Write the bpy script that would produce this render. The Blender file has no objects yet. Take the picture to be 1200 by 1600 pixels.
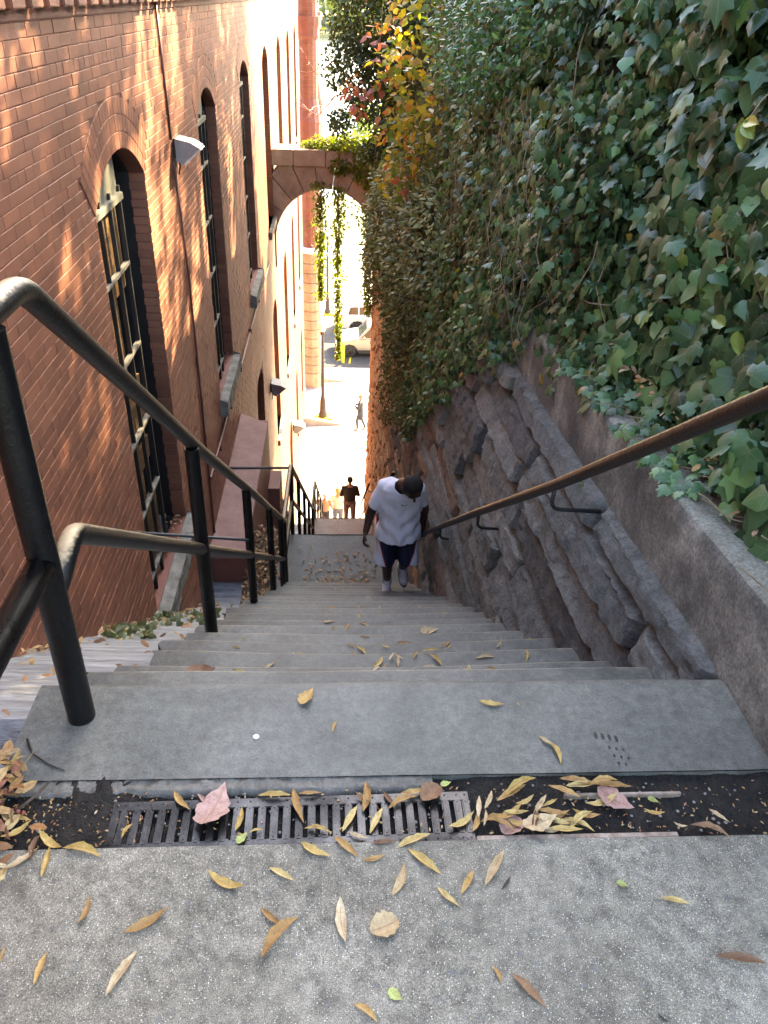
import bpy, bmesh, math, random
import numpy as np
from mathutils import Vector, Matrix, noise
from mathutils.bvhtree import BVHTree

R = math.radians
rnd = random.Random(7)
rng = np.random.default_rng(11)
scn = bpy.context.scene
COL = scn.collection

# ------------------------------------------------------------------ camera
CAM_H = 1.6
RW2C = Matrix(((0.9982646632319572, -0.0471785097831145, 0.03523989723356154),
               (-0.0036809168998228545, 0.5472707134841281, 0.8369475592970864),
               (-0.05877170231636997, -0.8356248885577894, 0.546147354318977)))
F_PX = 1239.84
cd = bpy.data.cameras.new('camera')
cam = bpy.data.objects.new('camera', cd)
COL.objects.link(cam)
cam.matrix_world = Matrix.Translation((0, 0, CAM_H)) @ RW2C.transposed().to_4x4()
cd.sensor_fit = 'VERTICAL'
cd.sensor_height = 36.0
cd.lens = F_PX * 36.0 / 1600.0
cd.clip_start = 0.05
cd.clip_end = 4000
scn.camera = cam

# ------------------------------------------------------------------ sky, sun, exposure
SUN_EL, SUN_AZ = R(36.3), R(38.8)
world = bpy.data.worlds.new('World')
scn.world = world
world.use_nodes = True
wn = world.node_tree
for n in list(wn.nodes):
    wn.nodes.remove(n)
wo = wn.nodes.new('ShaderNodeOutputWorld')
wb = wn.nodes.new('ShaderNodeBackground')
ws = wn.nodes.new('ShaderNodeTexSky')
ws.sky_type = 'NISHITA'
ws.sun_disc = False
ws.sun_elevation = SUN_EL
ws.sun_rotation = SUN_AZ
ws.air_density = 1.0
ws.dust_density = 2.5
wb.inputs['Strength'].default_value = 0.15
wn.links.new(ws.outputs['Color'], wb.inputs['Color'])
wn.links.new(wb.outputs['Background'], wo.inputs['Surface'])
sl = bpy.data.lights.new('sun', 'SUN')
sl.energy = 5.0
sl.angle = R(0.53)
sl.color = (1.0, 0.81, 0.52)
sun = bpy.data.objects.new('sun', sl)
COL.objects.link(sun)
SUND = Vector((math.sin(SUN_AZ) * math.cos(SUN_EL), math.cos(SUN_AZ) * math.cos(SUN_EL), math.sin(SUN_EL)))
sun.rotation_euler = SUND.to_track_quat('Z', 'Y').to_euler()
sun.location = SUND * 30
scn.view_settings.view_transform = 'Standard'
scn.view_settings.look = 'None'
scn.view_settings.gamma = 1.0
scn.view_settings.exposure = 3.5
scn.view_settings.use_curve_mapping = False
try:
    scn.view_settings.use_white_balance = True
    scn.view_settings.white_balance_temperature = 7350
    scn.view_settings.white_balance_tint = 10
except AttributeError:
    pass
scn.cycles.use_denoising = True
scn.cycles.max_bounces = 8
scn.cycles.diffuse_bounces = 5
scn.cycles.sample_clamp_indirect = 6.0
scn.cycles.use_adaptive_sampling = True

def project(p):
    q = RW2C @ (Vector(p) - Vector((0, 0, CAM_H)))
    if q.z > -0.05:
        return None
    return (600 + F_PX * q.x / -q.z, 800 - F_PX * q.y / -q.z, -q.z)

# ------------------------------------------------------------------ mesh helpers
class MB:
    """collects geometry for ONE mesh object"""
    def __init__(s):
        s.v = []; s.f = []; s.m = []; s.mi = 0
    def add(s, verts, faces):
        o = len(s.v)
        s.v.extend([tuple(p) for p in verts])
        s.f.extend([tuple(i + o for i in f) for f in faces])
        s.m.extend([s.mi] * len(faces))
    def box(s, x0, x1, y0, y1, z0, z1):
        s.add([(x0, y0, z0), (x1, y0, z0), (x1, y1, z0), (x0, y1, z0), (x0, y0, z1), (x1, y0, z1), (x1, y1, z1), (x0, y1, z1)],
              [(0, 3, 2, 1), (4, 5, 6, 7), (0, 1, 5, 4), (1, 2, 6, 5), (2, 3, 7, 6), (3, 0, 4, 7)])
    def bbox(s, x0, x1, y0, y1, z0, z1, b):
        """box with chamfered edges"""
        bm = bmesh.new()
        bmesh.ops.create_cube(bm, size=1.0)
        for v in bm.verts:
            v.co = Vector(((x0 + x1) / 2 + v.co.x * (x1 - x0), (y0 + y1) / 2 + v.co.y * (y1 - y0), (z0 + z1) / 2 + v.co.z * (z1 - z0)))
        bmesh.ops.bevel(bm, geom=list(bm.edges), offset=b, segments=2, affect='EDGES')
        bm.verts.index_update()
        s.add([v.co for v in bm.verts], [[v.index for v in f.verts] for f in bm.faces])
        bm.free()
    def tube(s, pts, r, n=12, caps=True):
        pts = [Vector(p) for p in pts]
        rs = r if isinstance(r, (list, tuple)) else [r] * len(pts)
        rings = []; up = None
        for i, p in enumerate(pts):
            a = pts[max(0, i - 1)]; b = pts[min(len(pts) - 1, i + 1)]
            t = (b - a).normalized()
            if up is None:
                up = Vector((0, 0, 1)) if abs(t.z) < 0.9 else Vector((0, 1, 0))
            side = t.cross(up)
            if side.length < 1e-5:
                side = t.cross(Vector((1, 0, 0)))
            side.normalize(); u2 = side.cross(t).normalized(); up = u2
            rings.append([p + (side * math.cos(2 * math.pi * k / n) + u2 * math.sin(2 * math.pi * k / n)) * rs[i] for k in range(n)])
        vs = [q for ring in rings for q in ring]; fs = []
        for i in range(len(pts) - 1):
            for k in range(n):
                a = i * n + k; b = i * n + (k + 1) % n
                fs.append((a, b, b + n, a + n))
        if caps:
            fs.append(tuple(range(n - 1, -1, -1)))
            o = (len(pts) - 1) * n
            fs.append(tuple(range(o, o + n)))
        s.add(vs, fs)
    def lathe(s, prof, c=(0, 0, 0), n=16, axis='z', caps=True):
        vs = []; fs = []
        for (r, h) in prof:
            for k in range(n):
                a = 2 * math.pi * k / n
                x, y = r * math.cos(a), r * math.sin(a)
                p = {'z': (x, y, h), 'y': (x, h, y), 'x': (h, x, y)}[axis]
                vs.append((p[0] + c[0], p[1] + c[1], p[2] + c[2]))
        for i in range(len(prof) - 1):
            for k in range(n):
                a = i * n + k; b = i * n + (k + 1) % n
                fs.append((a, b, b + n, a + n))
        if caps:
            fs.append(tuple(range(n - 1, -1, -1)))
            o = (len(prof) - 1) * n
            fs.append(tuple(range(o, o + n)))
        s.add(vs, fs)
    def prism(s, poly, a0, a1, axis='x'):
        """extrude a 2D polygon along an axis"""
        n = len(poly); vs = []
        for a in (a0, a1):
            for (p, q) in poly:
                vs.append({'x': (a, p, q), 'y': (p, a, q), 'z': (p, q, a)}[axis])
        fs = [tuple(range(n - 1, -1, -1)), tuple(range(n, 2 * n))]
        for k in range(n):
            fs.append((k, (k + 1) % n, (k + 1) % n + n, k + n))
        s.add(vs, fs)
    def grid(s, fn, nu, nv):
        vs = [fn(i / nu, j / nv) for i in range(nu + 1) for j in range(nv + 1)]
        fs = [(i * (nv + 1) + j, (i + 1) * (nv + 1) + j, (i + 1) * (nv + 1) + j + 1, i * (nv + 1) + j + 1) for i in range(nu) for j in range(nv)]
        s.add(vs, fs)
    def mesh(s, name, mats, smooth=False):
        me = bpy.data.meshes.new(name)
        me.from_pydata(s.v, [], s.f)
        mats = mats if isinstance(mats, (list, tuple)) else [mats]
        for m in mats:
            me.materials.append(m)
        if len(mats) > 1:
            me.polygons.foreach_set('material_index', s.m)
        if smooth:
            me.polygons.foreach_set('use_smooth', [True] * len(me.polygons))
        me.validate(); me.update()
        return me
    def build(s, name, mats, parent=None, smooth=False, fix=True, **kw):
        me = s.mesh(name, mats, smooth)
        if fix:
            bm = bmesh.new(); bm.from_mesh(me)
            bmesh.ops.recalc_face_normals(bm, faces=bm.faces)
            bm.to_mesh(me); bm.free()
        return link(name, me, parent, **kw)

def tag(o, label=None, category=None, group=None, kind=None):
    if label: o['label'] = label
    if category: o['category'] = category
    if group: o['group'] = group
    if kind: o['kind'] = kind
    return o
def link(name, me, parent=None, loc=None, label=None, category=None, group=None, kind=None):
    o = bpy.data.objects.new(name, me)
    COL.objects.link(o)
    if parent is not None:
        o.parent = parent
    if loc is not None:
        o.location = loc
    return tag(o, label, category, group, kind)
def empty(name, loc=(0, 0, 0), rz=0, **kw):
    o = link(name, None, None, loc, **kw)
    o.rotation_euler = (0, 0, rz)
    o.empty_display_size = 0.2
    return o
def copy_tree(o, parent=None):
    c = o.copy(); COL.objects.link(c)
    if parent is not None:
        c.parent = parent
    for ch in [x for x in bpy.data.objects if x.parent == o]:
        copy_tree(ch, c)
    return c
def weighted(o, angle=40):
    me = o.data
    me.polygons.foreach_set('use_smooth', [True] * len(me.polygons))
    try:
        me.set_sharp_from_angle(angle=R(angle))
    except Exception:
        pass
    return o

def nz(x, y, z, s=1.0, off=0.0):
    return noise.noise(Vector((x * s + off, y * s - off, z * s + 3.1 * off)))
def fbm(x, y, z, s=1.0, o=4):
    return noise.fractal(Vector((x * s, y * s, z * s)), 1.0, 2.0, o)

# ------------------------------------------------------------------ materials
class NT:
    def __init__(s, name):
        s.mat = bpy.data.materials.new(name); s.mat.use_nodes = True
        s.t = s.mat.node_tree
        for n in list(s.t.nodes): s.t.nodes.remove(n)
        s.out = s.n('ShaderNodeOutputMaterial')
    def n(s, typ, **kw):
        nd = s.t.nodes.new(typ)
        for k, v in kw.items(): setattr(nd, k, v)
        return nd
    def l(s, a, b): s.t.links.new(a, b)
    def set(s, sock, v):
        if hasattr(v, 'is_linked') or hasattr(v, 'links'): s.l(v, sock)
        else: sock.default_value = v
    def pos(s):
        return s.n('ShaderNodeNewGeometry').outputs['Position']
    def noise(s, vec, scale, detail=4, rough=0.55, dist=0.0):
        nd = s.n('ShaderNodeTexNoise')
        s.l(vec, nd.inputs['Vector']); nd.inputs['Scale'].default_value = scale
        nd.inputs['Detail'].default_value = detail; nd.inputs['Roughness'].default_value = rough
        nd.inputs['Distortion'].default_value = dist
        return nd.outputs['Fac']
    def voro(s, vec, scale, feature='F1', rand=1.0):
        nd = s.n('ShaderNodeTexVoronoi', feature=feature)
        s.l(vec, nd.inputs['Vector']); nd.inputs['Scale'].default_value = scale
        nd.inputs['Randomness'].default_value = rand
        return nd
    def ramp(s, fac, stops, interp='LINEAR'):
        nd = s.n('ShaderNodeValToRGB'); cr = nd.color_ramp; cr.interpolation = interp
        while len(cr.elements) > 1: cr.elements.remove(cr.elements[-1])
        cr.elements[0].position = stops[0][0]; cr.elements[0].color = (*c3(stops[0][1]), 1)
        for p, c in stops[1:]:
            e = cr.elements.new(p); e.color = (*c3(c), 1)
        s.l(fac, nd.inputs['Fac'])
        return nd.outputs['Color']
    def mix(s, fac, a, b, mode='MIX'):
        nd = s.n('ShaderNodeMix', data_type='RGBA', blend_type=mode)
        s.set(nd.inputs['Factor'], fac)
        s.set(nd.inputs['A'], a if not isinstance(a, tuple) else (*a, 1)); s.set(nd.inputs['B'], b if not isinstance(b, tuple) else (*b, 1))
        return nd.outputs['Result']
    def math(s, op, a, b=0.0, c=None):
        nd = s.n('ShaderNodeMath', operation=op)
        s.set(nd.inputs[0], a); s.set(nd.inputs[1], b)
        if c is not None: s.set(nd.inputs[2], c)
        return nd.outputs[0]
    def scalev(s, vec, sc):
        nd = s.n('ShaderNodeMapping'); s.l(vec, nd.inputs['Vector']); nd.inputs['Scale'].default_value = sc
        return nd.outputs['Vector']
    def bump(s, h, strength, dist=0.01, normal=None):
        nd = s.n('ShaderNodeBump'); s.l(h, nd.inputs['Height'])
        nd.inputs['Strength'].default_value = strength; nd.inputs['Distance'].default_value = dist
        if normal is not None: s.l(normal, nd.inputs['Normal'])
        return nd.outputs['Normal']
    def rand(s, kind):
        if kind == 'obj': return s.n('ShaderNodeObjectInfo').outputs['Random']
        return s.n('ShaderNodeNewGeometry').outputs['Random Per Island']
    def principled(s, col, rough, normal=None, metal=0.0, spec=0.5, **kw):
        p = s.n('ShaderNodeBsdfPrincipled')
        s.set(p.inputs['Base Color'], col if not isinstance(col, tuple) else (*col, 1))
        s.set(p.inputs['Roughness'], rough)
        s.set(p.inputs['Metallic'], metal)
        p.inputs['Specular IOR Level'].default_value = spec
        if normal is not None: s.l(normal, p.inputs['Normal'])
        for k, v in kw.items(): s.set(p.inputs[k], v)
        return p.outputs['BSDF']
    def done(s, sh):
        s.l(sh, s.out.inputs['Surface']); return s.mat
def c3(c):
    return (c, c, c) if isinstance(c, (int, float)) else tuple(c)

def simple(name, ca, cb, scale=6.0, rough=0.7, bump=0.3, bscale=40.0, metal=0.0, spec=0.4, rand=None, rv=0.25, fine=0.25, stretch=(1, 1, 1), bdist=0.004):
    t = NT(name); P = t.scalev(t.pos(), stretch)
    f = t.noise(P, scale, 5, 0.6)
    col = t.ramp(f, [(0.3, ca), (0.7, cb)])
    f2 = t.noise(P, bscale, 4, 0.7)
    col = t.mix(1.0, col, t.ramp(f2, [(0.25, 1 - fine), (0.75, 1 + fine * 0.4)]), 'MULTIPLY')
    if rand:
        r = t.rand(rand)
        col = t.mix(1.0, col, t.ramp(r, [(0, 1 - rv), (1, 1.0)]), 'MULTIPLY')
    nrm = t.bump(t.math('ADD', f2, t.math('MULTIPLY', f, 2.0)), bump, bdist)
    rr = t.math('ADD', t.math('MULTIPLY', f2, 0.2), rough - 0.1)
    return t.done(t.principled(col, rr, nrm, metal, spec))

M = {}
def m_pavement():
    t = NT('exposed_aggregate_concrete'); P = t.pos()
    big = t.noise(P, 2.2, 4, 0.6)
    base = t.ramp(big, [(0.3, (0.135, 0.121, 0.093)), (0.5, (0.188, 0.171, 0.134)), (0.72, (0.245, 0.225, 0.179))])
    mid = t.noise(P, 26, 5, 0.75)
    base = t.mix(1.0, base, t.ramp(mid, [(0.30, 0.50), (0.70, 1.42)]), 'MULTIPLY')
    v = t.voro(P, 260); rc = t.n('ShaderNodeSeparateColor'); t.l(v.outputs['Color'], rc.inputs[0])
    m1 = t.math('MULTIPLY', t.math('GREATER_THAN', rc.outputs[0], 0.6), t.math('LESS_THAN', v.outputs['Distance'], 0.34))
    peb = t.ramp(rc.outputs[1], [(0, (0.34, 0.32, 0.26)), (0.4, (0.50, 0.48, 0.41)), (0.6, (0.16, 0.13, 0.095)), (0.85, (0.085, 0.08, 0.075))], 'CONSTANT')
    col = t.mix(t.math('MULTIPLY', m1, 0.85), base, peb)
    fg = t.noise(P, 420, 3, 0.8)
    col = t.mix(1.0, col, t.ramp(fg, [(0.35, 0.42), (0.5, 1.0), (0.66, 1.9)]), 'MULTIPLY')
    v2 = t.voro(P, 62); r2 = t.n('ShaderNodeSeparateColor'); t.l(v2.outputs['Color'], r2.inputs[0])
    m2 = t.math('MULTIPLY', t.math('GREATER_THAN', r2.outputs[0], 0.78), t.math('LESS_THAN', v2.outputs['Distance'], 0.34))
    peb2 = t.ramp(r2.outputs[1], [(0, (0.19, 0.17, 0.15)), (0.35, (0.12, 0.13, 0.14)), (0.6, (0.3, 0.27, 0.23)), (0.85, (0.085, 0.085, 0.09))], 'CONSTANT')
    col = t.mix(t.math('MULTIPLY', m2, 0.45), col, peb2)
    st = t.noise(P, 5.5, 3, 0.7)
    col = t.mix(1.0, col, t.ramp(st, [(0.30, 0.62), (0.45, 1.0)]), 'MULTIPLY')
    h = t.math('ADD', t.math('MULTIPLY', m1, 0.7), t.math('ADD', t.math('MULTIPLY', mid, 1.4), t.math('MULTIPLY', t.noise(P, 240, 2, 0.7), 0.8)))
    return t.done(t.principled(col, 0.82, t.bump(h, 0.55, 0.002), spec=0.3))
M['pave'] = m_pavement()
def m_bluestone(name, ca, cb, cc, dark=0.7):
    t = NT(name); P = t.pos()
    a = t.noise(P, 3.0, 5, 0.62, 0.6); b = t.noise(P, 34, 6, 0.72)
    col = t.ramp(a, [(0.28, ca), (0.5, cb), (0.75, cc)])
    col = t.mix(1.0, col, t.ramp(b, [(0.3, 0.60), (0.7, 1.34)]), 'MULTIPLY')
    col = t.mix(1.0, col, t.ramp(t.noise(P, 170, 4, 0.8), [(0.32, 0.72), (0.66, 1.3)]), 'MULTIPLY')
    s = t.noise(P, 14, 5, 0.75)
    col = t.mix(1.0, col, t.ramp(s, [(0.28, dark), (0.42, 1.0)]), 'MULTIPLY')
    v = t.voro(P, 9.0); sc = t.n('ShaderNodeSeparateColor'); t.l(v.outputs['Color'], sc.inputs[0])
    spot = t.math('MULTIPLY', t.math('GREATER_THAN', sc.outputs[0], 0.8), t.math('LESS_THAN', v.outputs['Distance'], 0.10))
    col = t.mix(t.math('MULTIPLY', spot, 0.55), col, (0.05, 0.055, 0.055))
    col = t.mix(1.0, col, t.ramp(t.rand('obj'), [(0, 0.86), (1, 1.08)]), 'MULTIPLY')
    h = t.math('ADD', t.math('MULTIPLY', a, 2.5), t.math('ADD', b, t.math('MULTIPLY', t.noise(P, 150, 3, 0.7), 0.5)))
    return t.done(t.principled(col, t.ramp(b, [(0.3, 0.5), (0.7, 0.72)]), t.bump(h, 0.45, 0.004), spec=0.42))
M['step'] = m_bluestone('worn_bluestone', (0.076, 0.077, 0.067), (0.122, 0.122, 0.106), (0.166, 0.163, 0.142))
M['lit_edge'] = m_bluestone('lit_worn_step_edge', (0.13, 0.125, 0.10), (0.20, 0.19, 0.155), (0.27, 0.255, 0.21), 0.8)  # paler nosing: the back-light highlight is put into the stone colour
M['dark_back'] = m_bluestone('dark_step_back', (0.035, 0.036, 0.031), (0.065, 0.066, 0.057), (0.10, 0.10, 0.088), 0.7)  # darker tone for the strip along the back of each tread
M['landing'] = m_bluestone('worn_landing_stone', (0.10, 0.105, 0.095), (0.13, 0.135, 0.12), (0.17, 0.17, 0.15))
M['bounce_land'] = m_bluestone('landing_stone_warm_bounce', (0.19, 0.14, 0.115), (0.24, 0.18, 0.15), (0.29, 0.22, 0.19), 0.85)  # pink tint carries the warm bounced light in the stone colour
M['lip'] = m_bluestone('grey_mortar_lip', (0.07, 0.066, 0.056), (0.12, 0.113, 0.096), (0.17, 0.16, 0.14), 0.4)

def m_brick(name, rand, flat=False):
    t = NT(name); P = t.pos()
    a = t.noise(P, 1.3, 4, 0.6)
    col = t.ramp(a, [(0.3, (0.205, 0.077, 0.043)), (0.55, (0.26, 0.100, 0.056)), (0.75, (0.305, 0.127, 0.073))])
    b = t.noise(P, 60, 4, 0.7)
    col = t.mix(1.0, col, t.ramp(b, [(0.3, 0.82), (0.7, 1.1)]), 'MULTIPLY')
    if rand:
        col = t.mix(1.0, col, t.ramp(t.rand(rand), [(0, (0.80, 0.78, 0.78)), (0.5, (0.97, 0.97, 0.97)), (1, (1.1, 1.08, 1.05))]), 'MULTIPLY')
    if flat:
        uv = t.n('ShaderNodeSeparateXYZ'); t.l(P, uv.inputs[0])
        cmb = t.n('ShaderNodeCombineXYZ'); t.l(uv.outputs['Y'], cmb.inputs['X']); t.l(uv.outputs['Z'], cmb.inputs['Y'])
        bt = t.n('ShaderNodeTexBrick'); t.l(cmb.outputs[0], bt.inputs['Vector'])
        bt.inputs['Scale'].default_value = 1.0; bt.inputs['Brick Width'].default_value = 0.213
        bt.inputs['Row Height'].default_value = 0.0655; bt.inputs['Mortar Size'].default_value = 0.005
        bt.inputs['Color1'].default_value = (1, 1, 1, 1); bt.inputs['Color2'].default_value = (0.82, 0.8, 0.8, 1)
        bt.inputs['Mortar'].default_value = (0.5, 0.48, 0.48, 1)
        col = t.mix(1.0, col, bt.outputs['Color'], 'MULTIPLY')
        n1 = t.bump(t.math('SUBTRACT', 1.0, bt.outputs['Fac']), 0.6, 0.006)
    else:
        n1 = None
    st = t.noise(t.scalev(P, (1, 1, 0.25)), 1.7, 3, 0.5)
    col = t.mix(1.0, col, t.ramp(st, [(0.32, 0.78), (0.6, 1.0)]), 'MULTIPLY')
    pt = t.noise(P, 3.2, 6, 0.72)
    col = t.mix(t.math('MULTIPLY', t.math('GREATER_THAN', pt, 0.635), 0.35), col, (0.30, 0.19, 0.14))
    nrm = t.bump(t.math('ADD', b, t.math('MULTIPLY', t.noise(P, 17, 4, 0.6), 1.5)), 0.35, 0.003, n1)
    return t.done(t.principled(col, t.ramp(b, [(0.3, 0.52), (0.7, 0.72)]), nrm, spec=0.4))
M['brick'] = m_brick('painted_red_brick', 'obj')
M['brick_stuff'] = m_brick('painted_red_brick_far', 'isl')
M['brick_flat'] = m_brick('painted_red_brick_texture', None, True)
M['mortar'] = simple('dark_red_joint', (0.14, 0.052, 0.032), (0.19, 0.074, 0.046), 12, 0.9, 0.4, 90)
M['redpaint'] = simple('red_masonry_paint', (0.17, 0.062, 0.045), (0.23, 0.085, 0.06), 4, 0.6, 0.3, 60)
M['lit_cap'] = simple('lit_masonry_cap', (0.24, 0.13, 0.105), (0.34, 0.2, 0.165), 5, 0.75, 0.4, 50)  # paler top of the red block: its lit face put into the colour
M['strip'] = simple('pale_wet_stone_slope', (0.14, 0.15, 0.16), (0.44, 0.46, 0.47), 5, 0.42, 1.0, 22, spec=0.6, fine=0.45, stretch=(0.6, 3.2, 1.5), bdist=0.012)
M['concrete'] = simple('weathered_concrete', (0.16, 0.145, 0.13), (0.30, 0.28, 0.25), 4, 0.85, 0.6, 70)
def m_coping():
    t = NT('lichen_stained_coping'); P = t.pos()
    a = t.noise(P, 3.5, 6, 0.7); b = t.noise(P, 90, 5, 0.75)
    col = t.ramp(a, [(0.34, (0.070, 0.069, 0.063)), (0.5, (0.135, 0.133, 0.120)), (0.66, (0.29, 0.285, 0.25))])
    g = t.n('ShaderNodeNewGeometry'); sx = t.n('ShaderNodeSeparateXYZ'); t.l(g.outputs['Normal'], sx.inputs[0])
    top = t.math('GREATER_THAN', sx.outputs['Z'], 0.6)
    col = t.mix(top, col, t.ramp(a, [(0.3, (0.12, 0.12, 0.095)), (0.6, (0.24, 0.24, 0.20))]))
    col = t.mix(1.0, col, t.ramp(b, [(0.35, 0.6), (0.65, 1.4)]), 'MULTIPLY')
    return t.done(t.principled(col, 0.85, t.bump(t.math('ADD', b, a), 0.5, 0.004), spec=0.3))
M['coping'] = m_coping()
def m_rubble(name, stops):
    t = NT(name); P = t.pos()
    a = t.noise(P, 5, 6, 0.65, 0.8); b = t.noise(t.scalev(P, (1, 1, 2.0)), 45, 6, 0.75)
    r = t.rand('obj')
    col = t.ramp(t.math('ADD', t.math('MULTIPLY', a, 0.55), t.math('MULTIPLY', r, 0.45)), stops)
    col = t.mix(1.0, col, t.ramp(b, [(0.3, 0.55), (0.7, 1.25)]), 'MULTIPLY')
    c = t.noise(P, 13, 4, 0.6)
    col = t.mix(1.0, col, t.ramp(c, [(0.3, 0.6), (0.5, 1.0)]), 'MULTIPLY')
    mo = t.noise(P, 2.6, 6, 0.75)
    col = t.mix(t.math('MULTIPLY', t.math('GREATER_THAN', mo, 0.60), 0.5), col, (0.17, 0.17, 0.13))
    cr = t.noise(t.scalev(P, (1.0, 1.0, 1.6)), 8, 5, 0.6, 1.5)
    crack = t.ramp(t.math('ABSOLUTE', t.math('SUBTRACT', cr, 0.5)), [(0.0, 0.5), (0.012, 1.0)])
    col = t.mix(0.8, col, crack, 'MULTIPLY')
    h = t.math('ADD', t.math('ADD', t.math('MULTIPLY', c, 2.0), t.math('MULTIPLY', b, 1.3)), t.math('MULTIPLY', t.noise(P, 110, 4, 0.75), 0.6))
    return t.done(t.principled(col, 0.68, t.bump(h, 1.0, 0.016), spec=0.4))
M['rub_grey'] = m_rubble('grey_schist', [(0.22, (0.085, 0.09, 0.095)), (0.45, (0.17, 0.18, 0.17)), (0.75, (0.33, 0.34, 0.315))])
M['rub_brown'] = m_rubble('iron_stained_schist', [(0.25, (0.13, 0.11, 0.095)), (0.45, (0.21, 0.175, 0.145)), (0.66, (0.27, 0.175, 0.125)), (0.8, (0.26, 0.235, 0.21))])
M['rub_rust_glow'] = m_rubble('rusty_glow_sandstone', [(0.25, (0.40, 0.24, 0.135)), (0.5, (0.58, 0.35, 0.19)), (0.8, (0.56, 0.30, 0.16))])  # rust colour brightened to hold the bounced glow at the far end
M['rub_joint'] = simple('dark_wall_joint', (0.03, 0.027, 0.025), (0.06, 0.052, 0.045), 9, 0.95, 0.5, 60)
M['archstone'] = simple('brown_sandstone', (0.27, 0.20, 0.145), (0.47, 0.36, 0.27), 4, 0.85, 0.6, 50, rand='obj', rv=0.3, bdist=0.01)
M['soil'] = simple('dark_wet_soil', (0.008, 0.007, 0.006), (0.038, 0.031, 0.025), 30, 0.85, 1.0, 140, fine=0.6, bdist=0.012)
M['leafsoil'] = simple('brown_leaf_litter_soil', (0.05, 0.03, 0.018), (0.13, 0.085, 0.05), 20, 0.9, 1.0, 90, bdist=0.01)
M['bank'] = simple('dark_bank_earth', (0.02, 0.016, 0.011), (0.045, 0.032, 0.02), 5, 0.95, 0.6, 40)  # dark brown earth backing behind the ivy
M['steel'] = simple('worn_galvanised_steel', (0.022, 0.021, 0.021), (0.10, 0.097, 0.095), 7, 0.30, 0.2, 120, metal=0.85, spec=0.5, fine=0.35)
M['rust'] = simple('rusty_steel_edge', (0.20, 0.12, 0.08), (0.42, 0.36, 0.30), 40, 0.6, 0.4, 120, metal=0.3)
def m_blackpaint():
    t = NT('chipped_black_gloss_paint'); P = t.pos()
    a = t.noise(P, 8, 4, 0.6); b = t.noise(P, 110, 3, 0.6)
    col = t.ramp(b, [(0.66, (0.003, 0.003, 0.0035)), (0.80, (0.03, 0.027, 0.024))])
    return t.done(t.principled(col, t.ramp(a, [(0.3, 0.22), (0.7, 0.42)]), t.bump(t.math('ADD', t.noise(P, 45, 5, 0.7), t.math('MULTIPLY', b, 0.5)), 0.45, 0.004), spec=0.30))
M['black'] = m_blackpaint()
def m_worn_lit_rail(name, bare, paint, lo, hi):
    """paint rubbed off where hands touch, plus a painted-in highlight: top side of the pipe"""
    t = NT(name); P = t.pos()
    g = t.n('ShaderNodeNewGeometry'); sx = t.n('ShaderNodeSeparateXYZ'); t.l(g.outputs['Normal'], sx.inputs[0])
    n = t.noise(P, 70, 5, 0.7)
    f = t.math('ADD', sx.outputs['Z'], t.math('MULTIPLY', t.math('SUBTRACT', n, 0.5), 0.8))
    mr = t.n('ShaderNodeMapRange'); t.l(f, mr.inputs['Value'])
    mr.inputs['From Min'].default_value = lo; mr.inputs['From Max'].default_value = hi
    col = t.mix(mr.outputs['Result'], paint, t.ramp(t.noise(P, 40, 3, 0.6), [(0.3, tuple(c * 0.75 for c in bare)), (0.7, bare)]))
    return t.done(t.principled(col, 0.42, t.bump(t.math('ADD', n, t.noise(P, 25, 4, 0.7)), 0.5, 0.004), metal=t.math('MULTIPLY', mr.outputs['Result'], 0.15), spec=0.35))
M['rail_left'] = m_worn_lit_rail('black_paint_worn_highlit_steel', (0.46, 0.36, 0.22), (0.004, 0.004, 0.004), 0.56, 0.86)
M['rail_right'] = m_worn_lit_rail('black_paint_worn_highlit_brass', (0.75, 0.50, 0.22), (0.016, 0.009, 0.006), 0.42, 0.80)  # golden top highlight and dark underside painted in along with the wear
M['darkmetal'] = simple('dark_bracket_metal', (0.012, 0.012, 0.014), (0.03, 0.028, 0.028), 20, 0.4, 0.2, 80)
M['glass'] = NT('dark_window_glass'); M['glass'] = M['glass'].done(M['glass'].principled((0.012, 0.014, 0.016), 0.08, spec=0.6))
M['blackwood'] = simple('black_painted_timber', (0.008, 0.008, 0.009), (0.02, 0.019, 0.019), 8, 0.55, 0.3, 60)
M['lit_transom'] = simple('lit_pale_muntin', (0.05, 0.045, 0.035), (0.26, 0.25, 0.21), 12, 0.6, 0.4, 80)  # transoms paler than the dark mullions: light on them painted in
M['greypanel'] = simple('grey_green_panel', (0.11, 0.11, 0.085), (0.16, 0.16, 0.13), 3, 0.6, 0.2, 40)
def m_ply():
    t = NT('weathered_plywood'); P = t.scalev(t.pos(), (3, 3, 14))
    a = t.noise(P, 1.2, 6, 0.7, 2.5)
    col = t.ramp(a, [(0.3, (0.09, 0.045, 0.02)), (0.5, (0.23, 0.125, 0.05)), (0.7, (0.34, 0.21, 0.09))])
    col = t.mix(1.0, col, t.ramp(t.rand('obj'), [(0, 0.35), (1, 1.05)]), 'MULTIPLY')
    return t.done(t.principled(col, 0.7, t.bump(a, 0.3, 0.004), spec=0.3))
M['ply'] = m_ply()
M['sill'] = simple('mossy_stone_sill', (0.10, 0.095, 0.075), (0.30, 0.29, 0.25), 7, 0.85, 0.8, 45, bdist=0.01)
M['lampgrey'] = simple('grey_lamp_housing', (0.17, 0.17, 0.17), (0.24, 0.24, 0.235), 6, 0.5, 0.15, 60)
M['lampglass'] = simple('pale_lamp_diffuser', (0.72, 0.72, 0.70), (0.8, 0.8, 0.78), 6, 0.3, 0.05, 60)
M['cable'] = simple('red_painted_conduit', (0.10, 0.035, 0.028), (0.16, 0.06, 0.045), 8, 0.5, 0.2, 60)
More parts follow.
